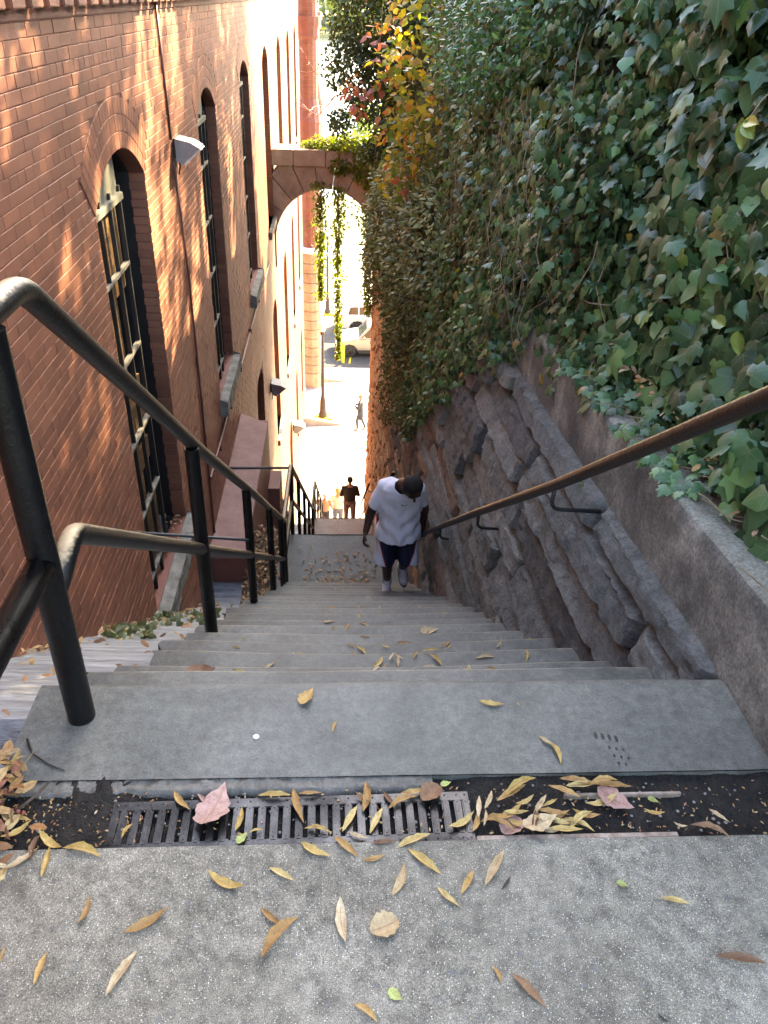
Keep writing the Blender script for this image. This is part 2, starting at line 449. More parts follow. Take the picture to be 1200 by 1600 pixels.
M['asphalt'] = simple('dark_asphalt', (0.045, 0.045, 0.045), (0.07, 0.068, 0.065), 3, 0.85, 0.6, 120)
M['street'] = simple('pale_concrete_street', (0.30, 0.285, 0.25), (0.38, 0.36, 0.32), 0.5, 0.85, 0.4, 8)
M['kerb'] = simple('pale_kerb_concrete', (0.36, 0.31, 0.24), (0.45, 0.40, 0.32), 2, 0.85, 0.3, 30)
M['ashlar'] = simple('buff_ashlar', (0.34, 0.24, 0.14), (0.48, 0.36, 0.22), 3, 0.85, 0.5, 30, rand='obj', rv=0.25)
M['yellow'] = simple('yellow_road_paint', (0.62, 0.46, 0.02), (0.7, 0.54, 0.04), 5, 0.5, 0.1, 40)
M['whitepaint'] = simple('white_trim_paint', (0.7, 0.7, 0.68), (0.8, 0.8, 0.78), 4, 0.5, 0.1, 40)
M['ironpost'] = simple('dark_brown_iron', (0.05, 0.035, 0.028), (0.08, 0.055, 0.04), 8, 0.5, 0.2, 60)
M['bark'] = simple('brown_bark', (0.055, 0.038, 0.027), (0.12, 0.085, 0.06), 12, 0.9, 1.0, 60, stretch=(1, 1, 0.3), bdist=0.01)
M['twig'] = simple('pale_vine_stem', (0.16, 0.11, 0.065), (0.30, 0.23, 0.14), 20, 0.7, 0.4, 90)
M['rivergreen'] = simple('riverbank_ground', (0.07, 0.085, 0.04), (0.11, 0.12, 0.06), 0.05, 0.95, 0.3, 2)
t_ = NT('river_water'); M['water'] = t_.done(t_.principled((0.02, 0.03, 0.03), 0.12, t_.bump(t_.noise(t_.pos(), 0.6, 3, 0.5), 0.4, 0.3)))

def m_leaf(name, stops, rand='isl', veins=False, trans=0.25, rough=0.33, spec=0.46, patch=True):
    t = NT(name)
    uvn = t.n('ShaderNodeUVMap'); uv = uvn.outputs['UV']
    r = t.rand(rand)
    col = t.ramp(r, stops)
    P = t.pos()
    if patch:
        col = t.mix(1.0, col, t.ramp(t.noise(P, 1.4, 3, 0.6), [(0.32, 0.55), (0.68, 1.30)]), 'MULTIPLY')
    nrm = None
    if veins:
        sp = t.n('ShaderNodeSeparateXYZ'); t.l(uv, sp.inputs[0])
        x = t.math('SUBTRACT', sp.outputs['X'], 0.5); y = t.math('SUBTRACT', sp.outputs['Y'], 0.12)
        ang = t.math('ARCTAN2', x, y)
        s = t.math('ABSOLUTE', t.math('SINE', t.math('MULTIPLY', ang, 3.0)))
        rad = t.math('SQRT', t.math('ADD', t.math('MULTIPLY', x, x), t.math('MULTIPLY', y, y)))
        wdt = t.math('MULTIPLY', s, rad)
        vein = t.math('LESS_THAN', wdt, 0.022)
        col = t.mix(t.math('MULTIPLY', vein, 0.45), col, (0.20, 0.27, 0.14))
        nrm = t.bump(t.math('ADD', t.math('MULTIPLY', vein, 0.5), t.noise(P, 120, 2, 0.5)), 0.25, 0.002)
    bs = t.principled(col, rough, nrm, spec=spec)
    tr = t.n('ShaderNodeBsdfTranslucent')
    tc = t.mix(1.0, col, (1.25, 1.35, 0.55), 'MULTIPLY'); t.l(tc, tr.inputs['Color'])
    ms = t.n('ShaderNodeMixShader'); ms.inputs[0].default_value = trans
    t.l(bs, ms.inputs[1]); t.l(tr.outputs[0], ms.inputs[2])
    return t.done(ms.outputs[0])
IVYC = [(0, (0.027, 0.060, 0.026)), (0.4, (0.052, 0.122, 0.050)), (0.75, (0.088, 0.182, 0.074)), (0.93, (0.13, 0.24, 0.08)), (0.975, (0.12, 0.19, 0.04)), (0.99, (0.14, 0.09, 0.03)), (1, (0.35, 0.28, 0.04))]
M['ivy'] = m_leaf('ivy_leaf', IVYC, 'isl', True)
M['ivy_obj'] = m_leaf('ivy_leaf_single', IVYC, 'obj', True)
M['ivy_small'] = m_leaf('small_ivy_leaf', [(0, (0.075, 0.090, 0.036)), (0.5, (0.125, 0.148, 0.055)), (0.85, (0.18, 0.195, 0.08)), (0.97, (0.17, 0.14, 0.05)), (1, (0.25, 0.12, 0.05))], 'isl')
M['privet'] = m_leaf('olive_shrub_leaf', [(0, (0.10, 0.12, 0.05)), (0.6, (0.19, 0.21, 0.09)), (0.95, (0.29, 0.30, 0.13)), (1, (0.3, 0.16, 0.03))], 'isl')
M['creeper'] = m_leaf('autumn_creeper_leaf', [(0, (0.10, 0.14, 0.03)), (0.35, (0.22, 0.23, 0.05)), (0.6, (0.46, 0.34, 0.04)), (0.85, (0.50, 0.30, 0.05)), (0.95, (0.45, 0.16, 0.05)), (1, (0.42, 0.09, 0.04))], 'isl', trans=0.4)
M['redleaf'] = m_leaf('red_creeper_leaf', [(0, (0.36, 0.10, 0.05)), (0.6, (0.46, 0.15, 0.09)), (1, (0.42, 0.19, 0.19))], 'isl', trans=0.35)
M['holly'] = m_leaf('dark_evergreen_leaf', [(0, (0.05, 0.07, 0.03)), (0.6, (0.085, 0.115, 0.045)), (1, (0.15, 0.17, 0.05))], 'isl', rough=0.35, trans=0.42)
M['sunny'] = m_leaf('yellow_green_vine_leaf', [(0, (0.10, 0.15, 0.02)), (0.6, (0.17, 0.22, 0.03)), (1, (0.26, 0.24, 0.04))], 'isl', trans=0.45)
M['canopy'] = m_leaf('tree_canopy_leaf', [(0, (0.06, 0.08, 0.025)), (0.7, (0.09, 0.10, 0.03)), (1, (0.2, 0.14, 0.03))], 'isl', trans=0.2)
M['farfol'] = m_leaf('far_foliage', [(0, (0.06, 0.09, 0.04)), (1, (0.14, 0.15, 0.06))], 'isl', trans=0.2, patch=False)
DEAD = {'y': [(0, (0.38, 0.26, 0.08)), (0.5, (0.46, 0.33, 0.11)), (1, (0.52, 0.40, 0.17))],
        'o': [(0, (0.30, 0.17, 0.06)), (0.5, (0.38, 0.23, 0.08)), (1, (0.44, 0.28, 0.10))],
        'b': [(0, (0.15, 0.075, 0.04)), (1, (0.26, 0.15, 0.08))],
        'd': [(0, (0.03, 0.025, 0.025)), (1, (0.05, 0.04, 0.04))],
        'g': [(0, (0.28, 0.32, 0.10)), (1, (0.38, 0.42, 0.14))],
        'p': [(0, (0.42, 0.31, 0.17)), (1, (0.55, 0.44, 0.28))],
        'k': [(0, (0.36, 0.22, 0.19)), (1, (0.42, 0.27, 0.23))]}
def m_dead(key, stops, rand='obj'):
    t = NT('fallen_leaf_' + key); uv = t.n('ShaderNodeUVMap').outputs['UV']
    col = t.ramp(t.rand(rand), stops)
    P = t.pos()
    col = t.mix(1.0, col, t.ramp(t.noise(P, 60, 5, 0.7), [(0.3, (0.70, 0.6, 0.5)), (0.6, (1.1, 1.1, 1.1))]), 'MULTIPLY')
    col = t.mix(1.0, col, t.ramp(t.noise(P, 330, 3, 0.7), [(0.3, 0.75), (0.6, 1.05)]), 'MULTIPLY')
    sp = t.n('ShaderNodeSeparateXYZ'); t.l(uv, sp.inputs[0])
    mid = t.math('LESS_THAN', t.math('ABSOLUTE', t.math('SUBTRACT', sp.outputs['X'], 0.5)), 0.045)
    col = t.mix(t.math('MULTIPLY', mid, 0.4), col, (0.2, 0.11, 0.04))
    return t.done(t.principled(col, 0.6, t.bump(t.noise(P, 160, 3, 0.6), 0.3, 0.002), spec=0.35))
for k_, s_ in DEAD.items():
    M['dead_' + k_] = m_dead(k_, s_)
M['dead_mix'] = m_dead('litter', [(0, (0.16, 0.08, 0.045)), (0.3, (0.34, 0.17, 0.07)), (0.6, (0.46, 0.30, 0.12)), (0.85, (0.45, 0.36, 0.22)), (1, (0.32, 0.12, 0.09))], 'isl')
M['skin'] = simple('dark_brown_skin', (0.040, 0.019, 0.012), (0.060, 0.029, 0.018), 12, 0.45, 0.1, 120, fine=0.08)
M['skinlight'] = simple('light_brown_skin', (0.30, 0.17, 0.11), (0.36, 0.21, 0.14), 12, 0.5, 0.1, 120, fine=0.08)
M['hair'] = simple('short_black_hair', (0.006, 0.005, 0.005), (0.014, 0.011, 0.010), 60, 0.75, 0.8, 300)
M['shirt'] = simple('white_sports_jersey', (0.80, 0.81, 0.90), (0.84, 0.85, 0.94), 6, 0.7, 0.25, 260, fine=0.05, bdist=0.002)
M['wet'] = simple('wet_stain', (0.02, 0.024, 0.022), (0.035, 0.04, 0.036), 30, 0.3, 0.2, 90)
M['navy'] = simple('navy_mesh_shorts', (0.008, 0.011, 0.035), (0.014, 0.018, 0.05), 6, 0.55, 0.3, 200)
M['whiteside'] = simple('white_short_panel', (0.62, 0.63, 0.72), (0.7, 0.71, 0.8), 6, 0.7, 0.2, 200, fine=0.06)
M['redpipe'] = simple('red_piping', (0.32, 0.02, 0.03), (0.4, 0.03, 0.04), 6, 0.6, 0.1, 100)
M['shoe'] = simple('white_grey_trainer', (0.36, 0.36, 0.42), (0.62, 0.62, 0.68), 60, 0.6, 0.3, 120)
M['sole'] = simple('black_sole', (0.015, 0.015, 0.017), (0.03, 0.03, 0.03), 20, 0.6, 0.1, 90)
M['sock'] = simple('white_sock', (0.62, 0.62, 0.68), (0.7, 0.7, 0.75), 30, 0.85, 0.3, 200)
def cloth(name, c): return simple(name, tuple(x * 0.85 for x in c), c, 10, 0.8, 0.2, 120)
# ================================================================== profile of the stairs
RISE, TREAD, Y0 = 0.203, 0.28, 1.60
L1Y, L1Z = 7.20, -0.203 * 21            # first landing
L1E = 8.45
L2Y, L2Z = L1E + 19 * TREAD, L1Z - RISE * 20
L2E = 14.94
N3 = 31
STY, STZ = L2E + (N3 - 1) * TREAD, L2Z - RISE * N3   # street
def prof(y):
    """line through the nosings"""
    if y < Y0: return 0.0
    if y < L1Y: return -(y - Y0) / (L1Y - Y0) * (-L1Z)
    if y < L1E: return L1Z
    if y < L2Y: return L1Z + (y - L1E) / (L2Y - L1E) * (L2Z - L1Z)
    if y < L2E: return L2Z
    if y < STY: return L2Z + (y - L2E) / (STY - L2E) * (STZ - L2Z)
    return STZ
STEPZ = [0, -0.232, -0.463, -0.66, -0.862, -1.06, -1.262, -1.46, -1.655, -1.85, -2.045] + [-2.045 - 0.2016 * k for k in range(1, 11)]
def lerp(a, b, t): return a + (b - a) * t
def clamp(x, a, b): return max(a, min(b, x))

mb = MB(); mb.box(-0.78, 1.6, 1.05, 1.62, -0.9, -0.07); mb.box(-3.2, -0.76, 1.05, 1.62, -1.2, -0.45); mb.box(-3.2, 4.2, -3.0, 1.06, -0.9, -0.26)
mb.build('subsoil', M['soil'], kind='structure')
# ------------------------------------------------------------------ top pavement
mb = MB()
def pv(u, v):
    x = lerp(-3.2, 4.2, u); y = lerp(-3.0, 1.088, v)
    return (x, y, 0.004 * nz(x, y, 0, 1.2) - 0.002)
mb.grid(pv, 40, 24)
mb.add([(-3.2, 1.088, -0.002), (4.2, 1.088, -0.002), (4.2, 1.088, -0.25), (-3.2, 1.088, -0.25)], [(0, 1, 2, 3)])
mb.build('pavement', M['pave'], smooth=True, kind='structure')

# ------------------------------------------------------------------ drain trough and its grate
drain = empty('drain_channel', (0, 1.16, 0), kind='structure')
mb = MB()
def mound(x, v): return 0.034 * math.exp(-((x + 0.56) / 0.10) ** 2) * (0.55 + 0.45 * nz(x * 30, v * 5, 2, 1)) + 0.02 * math.exp(-((x + 0.85) / 0.12) ** 2)
mb.grid(lambda u, v: (lerp(-0.95, 1.22, u), lerp(1.086, 1.285, v), mound(lerp(-0.95, 1.22, u), v) - 0.026 + 0.014 * max(0, v - 0.6) + 0.010 * nz(lerp(-0.95, 1.22, u) * 14, v * 3, 0, 1) + 0.005 * nz(u * 300, v * 22, 0, 1) if lerp(-0.95, 1.22, u) < 0.33
                      else -0.018 + 0.014 * max(0, v - 0.6) + 0.009 * nz(u * 40, v * 4, 0, 1) + 0.006 * nz(u * 300, v * 22, 0, 1)), 420, 22)
o = mb.build('soil_fill', M['soil'], smooth=True, kind='stuff'); o.parent = drain; o.matrix_parent_inverse = drain.matrix_world.inverted()
drain.location = (0, 0, 0)
mb = MB()
mb.grid(lambda u, v: (lerp(-0.80, 0.235, u), lerp(1.231 + 0.006 * nz(u * 22, 0, 4, 1), 1.2735, v), -0.006 + 0.006 * nz(u * 30, v * 2, 4, 1) + 0.003 * nz(u * 120, v * 9, 4, 1) - (0.022 if v == 0 else 0) - (0.012 if abs(nz(u * 4.3, 3.3, 1, 1)) < 0.006 else 0)), 260, 6)
mb.build('mortar_lip', M['lip'], drain, smooth=True)
mb = MB(); mb.bbox(0.32, 0.79, 1.087, 1.101, -0.02, -0.001, 0.002); mb.build('edge_rail', M['rust'], drain)
mb = MB(); mb.bbox(0.55, 0.84, 1.205, 1.214, -0.02, -0.004, 0.002); mb.build('edge_rail', M['rust'], drain)

grate = empty('drain_grate', (-0.10, 1.150, -0.008), label='ribbed steel drain grate with long slots, set before the top step', category='drain grate')
grate.rotation_euler = (0, 0, 0.018)
gw, gd = 0.835, 0.136
mb = MB(); mb.bbox(-gw / 2, gw / 2, -gd / 2, -gd / 2 + 0.026, -0.006, 0.002, 0.0015); mb.build('side_rail', M['steel'], grate)
mb = MB(); mb.bbox(-gw / 2, gw / 2, gd / 2 - 0.026, gd / 2, -0.006, 0.002, 0.0015); mb.build('side_rail', M['steel'], grate)
nb = 29; pitch = gw / nb
mb = MB(); mb.bbox(-0.0088, 0.0088, -gd / 2 + 0.020, gd / 2 - 0.020, -0.012, 0.0032, 0.003)
bar_me = mb.mesh('bar', M['steel'])
for i in range(nb + 1):
    link('bar', bar_me, grate, (-gw / 2 + clamp(i * pitch, 0.009, gw - 0.009), 0, 0))
mb = MB()
for i in range(nb + 1):
    for yy in (-gd / 2 + 0.010, -gd / 2 + 0.030, gd / 2 - 0.030, gd / 2 - 0.010):
        mb.lathe([(0.0022, 0), (0.0018, 0.0014), (0.0006, 0.002)], (-gw / 2 + clamp(i * pitch, 0.009, gw - 0.009), yy, 0.0024), 6)
mb.build('stud', M['steel'], grate, kind='stuff')
fc = bpy.data.curves.new('embossed_lettering', 'FONT'); fc.body = 'ANDKINART'; fc.size = 0.0135; fc.extrude = 0.0006; fc.align_x = 'CENTER'
fo = bpy.data.objects.new('embossed_lettering', fc); COL.objects.link(fo)
dg = bpy.context.evaluated_depsgraph_get()
fm = bpy.data.meshes.new_from_object(fo.evaluated_get(dg)); fm.materials.clear(); fm.materials.append(M['steel'])
bpy.data.objects.remove(fo)
lo = link('embossed_lettering', fm, grate, (0.375, -0.056, 0.0026)); lo.rotation_euler = (0, 0, math.pi)

# ------------------------------------------------------------------ steps
stairs = empty('stairway', (0, 0, 0), kind='structure')
def step_mesh(w0, w1, y0, y1, z, h, nx, seed, wear=0.012, ragged=0.03, edge_tones=True):
    """one stone step with a worn rounded nosing, dished tread and uneven ends"""
    mb = MB()
    d = y1 - y0
    ys = [0.0, 0.05, d * 0.25, d * 0.5, d * 0.75, d - 0.035, d - 0.016, d - 0.006, d - 0.001, d, d]
    zs = [0, 0, 0, 0, 0, -0.0012, -0.0035, -0.009, -0.016, -0.03, -h]
    m = len(ys)
    vs = []
    for i in range(nx + 1):
        u = i / nx
        x = lerp(w0, w1, u)
        dish = -wear * max(0, math.sin(math.pi * clamp((u - 0.04) / 0.86, 0, 1))) ** 1.4
        for j in range(m):
            zz = z + zs[j] + (0.0025 * nz(x * 3, ys[j] * 3, seed, 1) if j < m - 1 else 0)
            yy = y0 + ys[j] + (0.005 * nz(x * 2.2, 7.7, seed, 1) if j >= m - 6 else 0)
            k = (j / (m - 3)) if j < m - 2 else 1
            zz += dish * (0.35 + 0.65 * k) if j < m - 1 else 0
            yy -= 0.4 * -dish if j >= m - 6 else 0
            xx = x
            if i in (0, nx):
                xx += ragged * nz(ys[j] * 9, j * 0.7, seed + (5 if i else 0), 1)
            if j == m - 4: zz += 0.002 * nz(x * 14, 2, seed, 1)
            vs.append((xx, yy, zz))
    for i in range(nx):
        for j in range(m - 1):
            mb.f.append((i * m + j, (i + 1) * m + j, (i + 1) * m + j + 1, i * m + j + 1))
            mb.m.append(1 if 6 <= j <= 7 and edge_tones else (2 if j == 0 and edge_tones else 0))  # painted highlight on the nosing rows, darker first row at the back
    mb.v.extend(vs)
    mb.add([(w0, y0, z - 0.004), (w1, y0, z - 0.004), (w1, y0, z - h), (w0, y0, z - h)], [(0, 1, 2, 3)])
    # end caps
    for i in (0, nx):
        base = len(mb.v)
        ring = [vs[i * m + j] for j in range(m)]
        mb.add(ring + [(ring[0][0], ring[0][1], z - h)], [tuple(range(m + 1))])
    return mb
slab = step_mesh(-0.80, 1.26, 1.270, Y0, 0.0, 0.215, 36, 3, 0.002, 0.004, False)
o = slab.build('top_slab', M['step'], stairs); weighted(o, 45)
for k in range(1, 21):
    ya = Y0 + TREAD * (k - 1) - 0.035; yb = Y0 + TREAD * k + 0.006 * math.sin(k * 2.3)
    z = STEPZ[k] + 0.003 * math.sin(k * 1.7)
    left = -0.79 + rnd.uniform(-0.035, 0.05) + 0.010 * k
    o = step_mesh(left, 1.16, ya, yb, z, 0.22, 34 if k < 9 else 20, k * 3.1, (0.006, 0.016, 0.022, 0.024, 0.018, 0.01)[min(k - 1, 5)], 0.045 if k < 9 else 0.02).build('stone_step', [M['step'], M['lit_edge'], M['dark_back']], stairs)
    weighted(o, 45)
def slab_box(name, x0, x1, y0, y1, z, h, mat, nx=14):
    mb = MB()
    mb.grid(lambda u, v: (lerp(x0, x1, u), lerp(y0, y1, v), z - 0.012 * max(0, math.sin(math.pi * u)) * v + 0.004 * nz(u * 4, v * 3, z, 1) - (0.008 if v == 1 else 0)), nx, 12)
    mb.add([(x0, y1, z - 0.008), (x1, y1, z - 0.008), (x1, y1, z - h), (x0, y1, z - h)], [(0, 1, 2, 3)])
    mb.add([(x0, y0, z), (x0, y1, z - 0.008), (x0, y1, z - h), (x0, y0, z - h)], [(0, 1, 2, 3)])
    o = mb.build(name, mat, stairs); weighted(o, 45); return o
slab_box('landing_slab', -0.72, 1.1, L1Y - 0.02, L1E, L1Z, 0.22, M['landing'])
for k in range(1, 20):
    o = step_mesh(-0.68, 1.05, L1E + TREAD * (k - 1) - 0.03, L1E + TREAD * k, L1Z - RISE * k, 0.22, 8, 50 + k, 0.012, 0.01).build('stone_step', [M['step'], M['lit_edge'], M['dark_back']], stairs)
    weighted(o, 45)
slab_box('landing_slab', -0.70, 1.05, L2Y - 0.02, L2E, L2Z, 0.22, M['bounce_land'])
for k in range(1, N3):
    o = step_mesh(-0.70, 1.05, L2E + TREAD * (k - 1) - 0.03, L2E + TREAD * k, L2Z - RISE * k, 0.22, 6, 90 + k, 0.010, 0.01, False).build('stone_step', M['bounce_land'], stairs)
    weighted(o, 45)

# ------------------------------------------------------------------ sloping stone strip between the steps and the brick wall
mb = MB()
def strip_pt(u, v):
    y = -1.2 + 27.5 * (u ** 1.5); x = lerp(-1.56, -0.60, v)
    z = prof(y) - 0.165 + 0.03 * (1 - v) - (0.10 if y < Y0 else 0) * clamp((y - 0.6), 0, 1)
    if y < 1.3: z = lerp(-0.03, prof(y) - 0.19, clamp((y - 0.8) / 0.5, 0, 1))
    z += 0.018 * nz(x * 2, y * 7, 0, 1) + 0.008 * nz(x * 8, y * 19, 3, 1)
    return (x, y, z)
mb.grid(strip_pt, 420, 16)
mb.build('stone_gutter_slope', M['strip'], smooth=True, kind='structure')

# ================================================================== brick building on the left
WX = -1.50
SPR, RISE_A, HALF, SILLZ = 0.38, 0.27, 0.725, -2.80
RAD = (HALF ** 2 + RISE_A ** 2) / (2 * RISE_A)
WY = [5.92, 10.13, 14.33, 18.53, 22.73, 26.93, 31.13]
openings = []     # (y centre, half width, z bottom, spring, rise)
for i, y in enumerate(WY): openings.append((y, HALF, SILLZ, SPR, RISE_A, 1))
for i, y in enumerate(WY[2:]): openings.append((y, 0.66, -7.9, -4.95, 0.4, 2))
for i, y in enumerate(WY[4:]): openings.append((y + 0.2, 0.62, -13.0, -10.4, 0.4, 3))
bld = empty('brick_building', (WX, 14, -14.5), label='long red brick building with tall arched windows, along the left of the stairs', category='building')
bld.location = (0, 0, 0)
ZTOP, ZBOT, YA, YB = 3.3, -15.0, -2.0, 34.0
BRX = WX - 0.005           # recessed mortar plane
def wall_with_holes(mb, x, ya, yb, zb, zt, ops):
    cols = {}
    for o_ in ops: cols.setdefault(round(o_[0] - (0.2 if o_[5] == 3 else 0), 3), []).append(o_)
    cur = ya
    for yc in sorted(cols):
        lst = sorted(cols[yc], key=lambda q: q[2])
        w = max(abs(q[0] - yc) + q[1] for q in lst) + 0.02
        if yc - w > yb or yc + w < ya: continue
        mb.add([(x, cur, zb), (x, yc - w, zb), (x, yc - w, zt), (x, cur, zt)], [(0, 1, 2, 3)])
        zc = zb
        for (c, hw, z0, sp, ri, _) in lst:
            mb.add([(x, yc - w, zc), (x, yc + w, zc), (x, yc + w, z0), (x, yc - w, z0)], [(0, 1, 2, 3)])
            rr = (hw ** 2 + ri ** 2) / (2 * ri); cz = sp + ri - rr
            ztop = sp + ri + 0.05
            mb.add([(x, yc - w, z0), (x, c - hw, z0), (x, c - hw, sp), (x, yc - w, ztop)], [(0, 1, 2, 3)])
            mb.add([(x, c + hw, z0), (x, yc + w, z0), (x, yc + w, ztop), (x, c + hw, sp)], [(0, 1, 2, 3)])
            n = 10; prev = (c - hw, sp)
            pts = [(c - hw + 2 * hw * k / n) for k in range(n + 1)]
            arc = [(p, cz + math.sqrt(max(0, rr * rr - (p - c) ** 2))) for p in pts]
            for k in range(n):
                (a, za), (b, zb2) = arc[k], arc[k + 1]
                mb.add([(x, a, za), (x, b, zb2), (x, lerp(yc - w, yc + w, (k + 1) / n), ztop), (x, lerp(yc - w, yc + w, k / n), ztop)], [(0, 1, 2, 3)])
            zc = ztop
        mb.add([(x, yc - w, zc), (x, yc + w, zc), (x, yc + w, zt), (x, yc - w, zt)], [(0, 1, 2, 3)])
        cur = yc + w
    mb.add([(x, cur, zb), (x, yb, zb), (x, yb, zt), (x, cur, zt)], [(0, 1, 2, 3)])
YSPLIT = 14.33 + 0.745 + 0.62     # individual bricks up to here, textured brick beyond
mb = MB(); wall_with_holes(mb, BRX, YA, YSPLIT, ZBOT, 1.46, [q for q in openings if q[0] < YSPLIT]); mb.build('mortar_backing', M['mortar'], bld, fix=False)
mb = MB(); wall_with_holes(mb, WX, YSPLIT, YB, ZBOT, 1.46, [q for q in openings if q[0] > YSPLIT]); mb.build('wall', M['brick_flat'], bld, fix=False)
mb = MB()
mb.add([(WX, YB, ZBOT), (-9, YB, ZBOT), (-9, YB, ZTOP), (WX, YB, ZTOP)], [(0, 1, 2, 3)])
mb.add([(WX, YA, ZBOT), (-9, YA, ZBOT), (-9, YA, ZTOP), (WX, YA, ZTOP)], [(0, 1, 2, 3)])
mb.add([(-9, YA, ZBOT), (-9, YB, ZBOT), (-9, YB, ZTOP), (-9, YA, ZTOP)], [(0, 1, 2, 3)])
mb.build('end_wall', M['brick_flat'], bld, fix=False)
mb = MB(); mb.box(-9, WX + 0.05, YA, YB, ZTOP, ZTOP + 0.12); mb.build('roof', M['redpaint'], bld)
mb = MB(); mb.box(-2.2, WX + 0.085, YA, YB, 1.615, ZTOP); mb.build('upper_wall', M['brick_flat'], bld)
mb = MB(); mb.bbox(-2.2, WX + 0.004, YA, YB, 1.435, 1.614, 0.004); mb.build('ledge', M['redpaint'], bld)
mb = MB(); mb.bbox(-0.05, 0.08, -0.088, 0.088, -0.065, 0.065, 0.006); dent = mb.mesh('dentil', M['brick'])
for i in range(72):
    link('dentil', dent, bld, (WX + 0.0, -1.24 + i * 0.262, 1.552))

# bricks
def hood_half(z, yc):
    """half width of the zone at height z that belongs to the window and its brick arch"""
    h = HALF if (SILLZ - 0.12 < z < SPR + 0.02) else -1
    cz = SPR + RISE_A - RAD
    dz = z - cz
    if dz > 0 and dz < RAD + 0.325:
        a = math.asin(HALF / RAD)
        hh = min(math.sqrt((RAD + 0.325) ** 2 - dz * dz), dz * math.tan(a * 1.03))
        if z > SPR - 0.02: h = max(h, hh)
    if h < 0 and z > SPR and z < SPR + RISE_A:
        h = HALF
    return h
bricks = []      # (y0, y1, z0, z1)
PITCH = 0.0655
row = 0; z = 1.430
while z > -9.6:
    z0 = z - PITCH; zc = (z + z0) / 2
    header = (row % 6 == 3)
    step_ = 0.1085 if header else 0.213
    y = -1.87 + (0 if row % 2 == 0 else step_ / 2) + rnd.uniform(-0.01, 0.01)
    while y < YSPLIT - 0.001:
        ya_, yb_ = y, min(y + step_, YSPLIT)
        y += step_
        ymid = (ya_ + yb_) / 2
        if z < prof(ymid) - 0.28: continue
        segs = [(ya_, yb_)]
        for yc in WY[:3]:
            h = hood_half(zc, yc)
            if h <= 0: continue
            ns = []
            for (a, b) in segs:
                if b <= yc - h or a >= yc + h: ns.append((a, b)); continue
                if a < yc - h: ns.append((a, yc - h))
                if b > yc + h: ns.append((yc + h, b))
            segs = ns
        if zc < -4.5:
            yc = WY[2]; h = 0.66 if zc > -7.9 and zc < -4.6 else -1
            if h > 0:
                ns = []
                for (a, b) in segs:
                    if b <= yc - h or a >= yc + h: ns.append((a, b)); continue
                    if a < yc - h: ns.append((a, yc - h))
                    if b > yc + h: ns.append((yc + h, b))
                segs = ns
        for (a, b) in segs:
            if b - a > 0.025: bricks.append((a + 0.0024, b - 0.0024, z0 + 0.0024, z - 0.0024))
    z = z0; row += 1
def brick_geo(mb, y0, y1, z0, z1, xf, c=0.0018, xb=None):
    xb = BRX - 0.004 if xb is None else xb
    j = [rnd.uniform(-0.0015, 0.0015) for _ in range(4)]
    vs = [(xb, y0, z0), (xb, y1, z0), (xb, y1, z1), (xb, y0, z1),
          (xf - c, y0, z0 + j[0]), (xf - c, y1, z0 + j[1]), (xf - c, y1, z1 + j[2]), (xf - c, y0, z1 + j[3]),
          (xf, y0 + c, z0 + c + j[0]), (xf, y1 - c, z0 + c + j[1]), (xf, y1 - c, z1 - c + j[2]), (xf, y0 + c, z1 - c + j[3])]
    fs = [(8, 9, 10, 11)]
    for a in range(4):
        b = (a + 1) % 4
        fs.append((a, b, b + 4, a + 4)); fs.append((a + 4, b + 4, b + 8, a + 8))
    mb.add(vs, fs)
def vis_size(p, s):
    q = project(p)
    if q is None or not (-10 < q[0] < 1210 and -10 < q[1] < 1610): return 0
    return s / q[2]
# voussoirs of the three rings round each near arch
vous = []
A0 = math.asin(HALF / RAD); CZ = SPR + RISE_A - RAD
for wi, yc in enumerate(WY[:3]):
    for (r0, r1, n) in ((RAD + 0.004, RAD + 0.106, 23), (RAD + 0.111, RAD + 0.213, 25), (RAD + 0.218, RAD + 0.320, 27)):
        for k in range(n):
            a0 = -A0 + 2 * A0 * k / n + 0.0024; a1 = -A0 + 2 * A0 * (k + 1) / n - 0.0024
            vous.append((yc, r0, r1, a0, a1))
def vous_geo(mb, yc, r0, r1, a0, a1, xf):
    xb = BRX - 0.004; q = []
    for r, a in ((r0, a0), (r0, a1), (r1, a1), (r1, a0)): q.append((yc + r * math.sin(a), CZ + r * math.cos(a)))
    cy = sum(p[0] for p in q) / 4; cz = sum(p[1] for p in q) / 4
    ins = [(lerp(p[0], cy, 0.03), lerp(p[1], cz, 0.03)) for p in q]
    vs = [(xb, p[0], p[1]) for p in q] + [(xf - 0.0015, p[0], p[1]) for p in q] + [(xf, p[0], p[1]) for p in ins]
    fs = [(8, 9, 10, 11)]
    for a in range(4):
        b = (a + 1) % 4
        fs.append((a, b, b + 4, a + 4)); fs.append((a + 4, b + 4, b + 8, a + 8))
    mb.add(vs, fs)
scored = [(vis_size((WX, (b[0] + b[1]) / 2, (b[2] + b[3]) / 2), b[1] - b[0]), 0, i) for i, b in enumerate(bricks)]
scored.sort(reverse=True)
single = set(i for s_, _, i in scored[:298])
stuff = MB()
for i, b in enumerate(bricks):
    xf = WX + rnd.uniform(-0.0015, 0.002)
    if i in single:
        m_ = MB(); brick_geo(m_, *b, xf); m_.build('brick', M['brick'], bld, fix=False)
    else:
        brick_geo(stuff, *b, xf)
for v in vous: vous_geo(stuff, *v, WX + 0.002 + rnd.uniform(-0.001, 0.001))
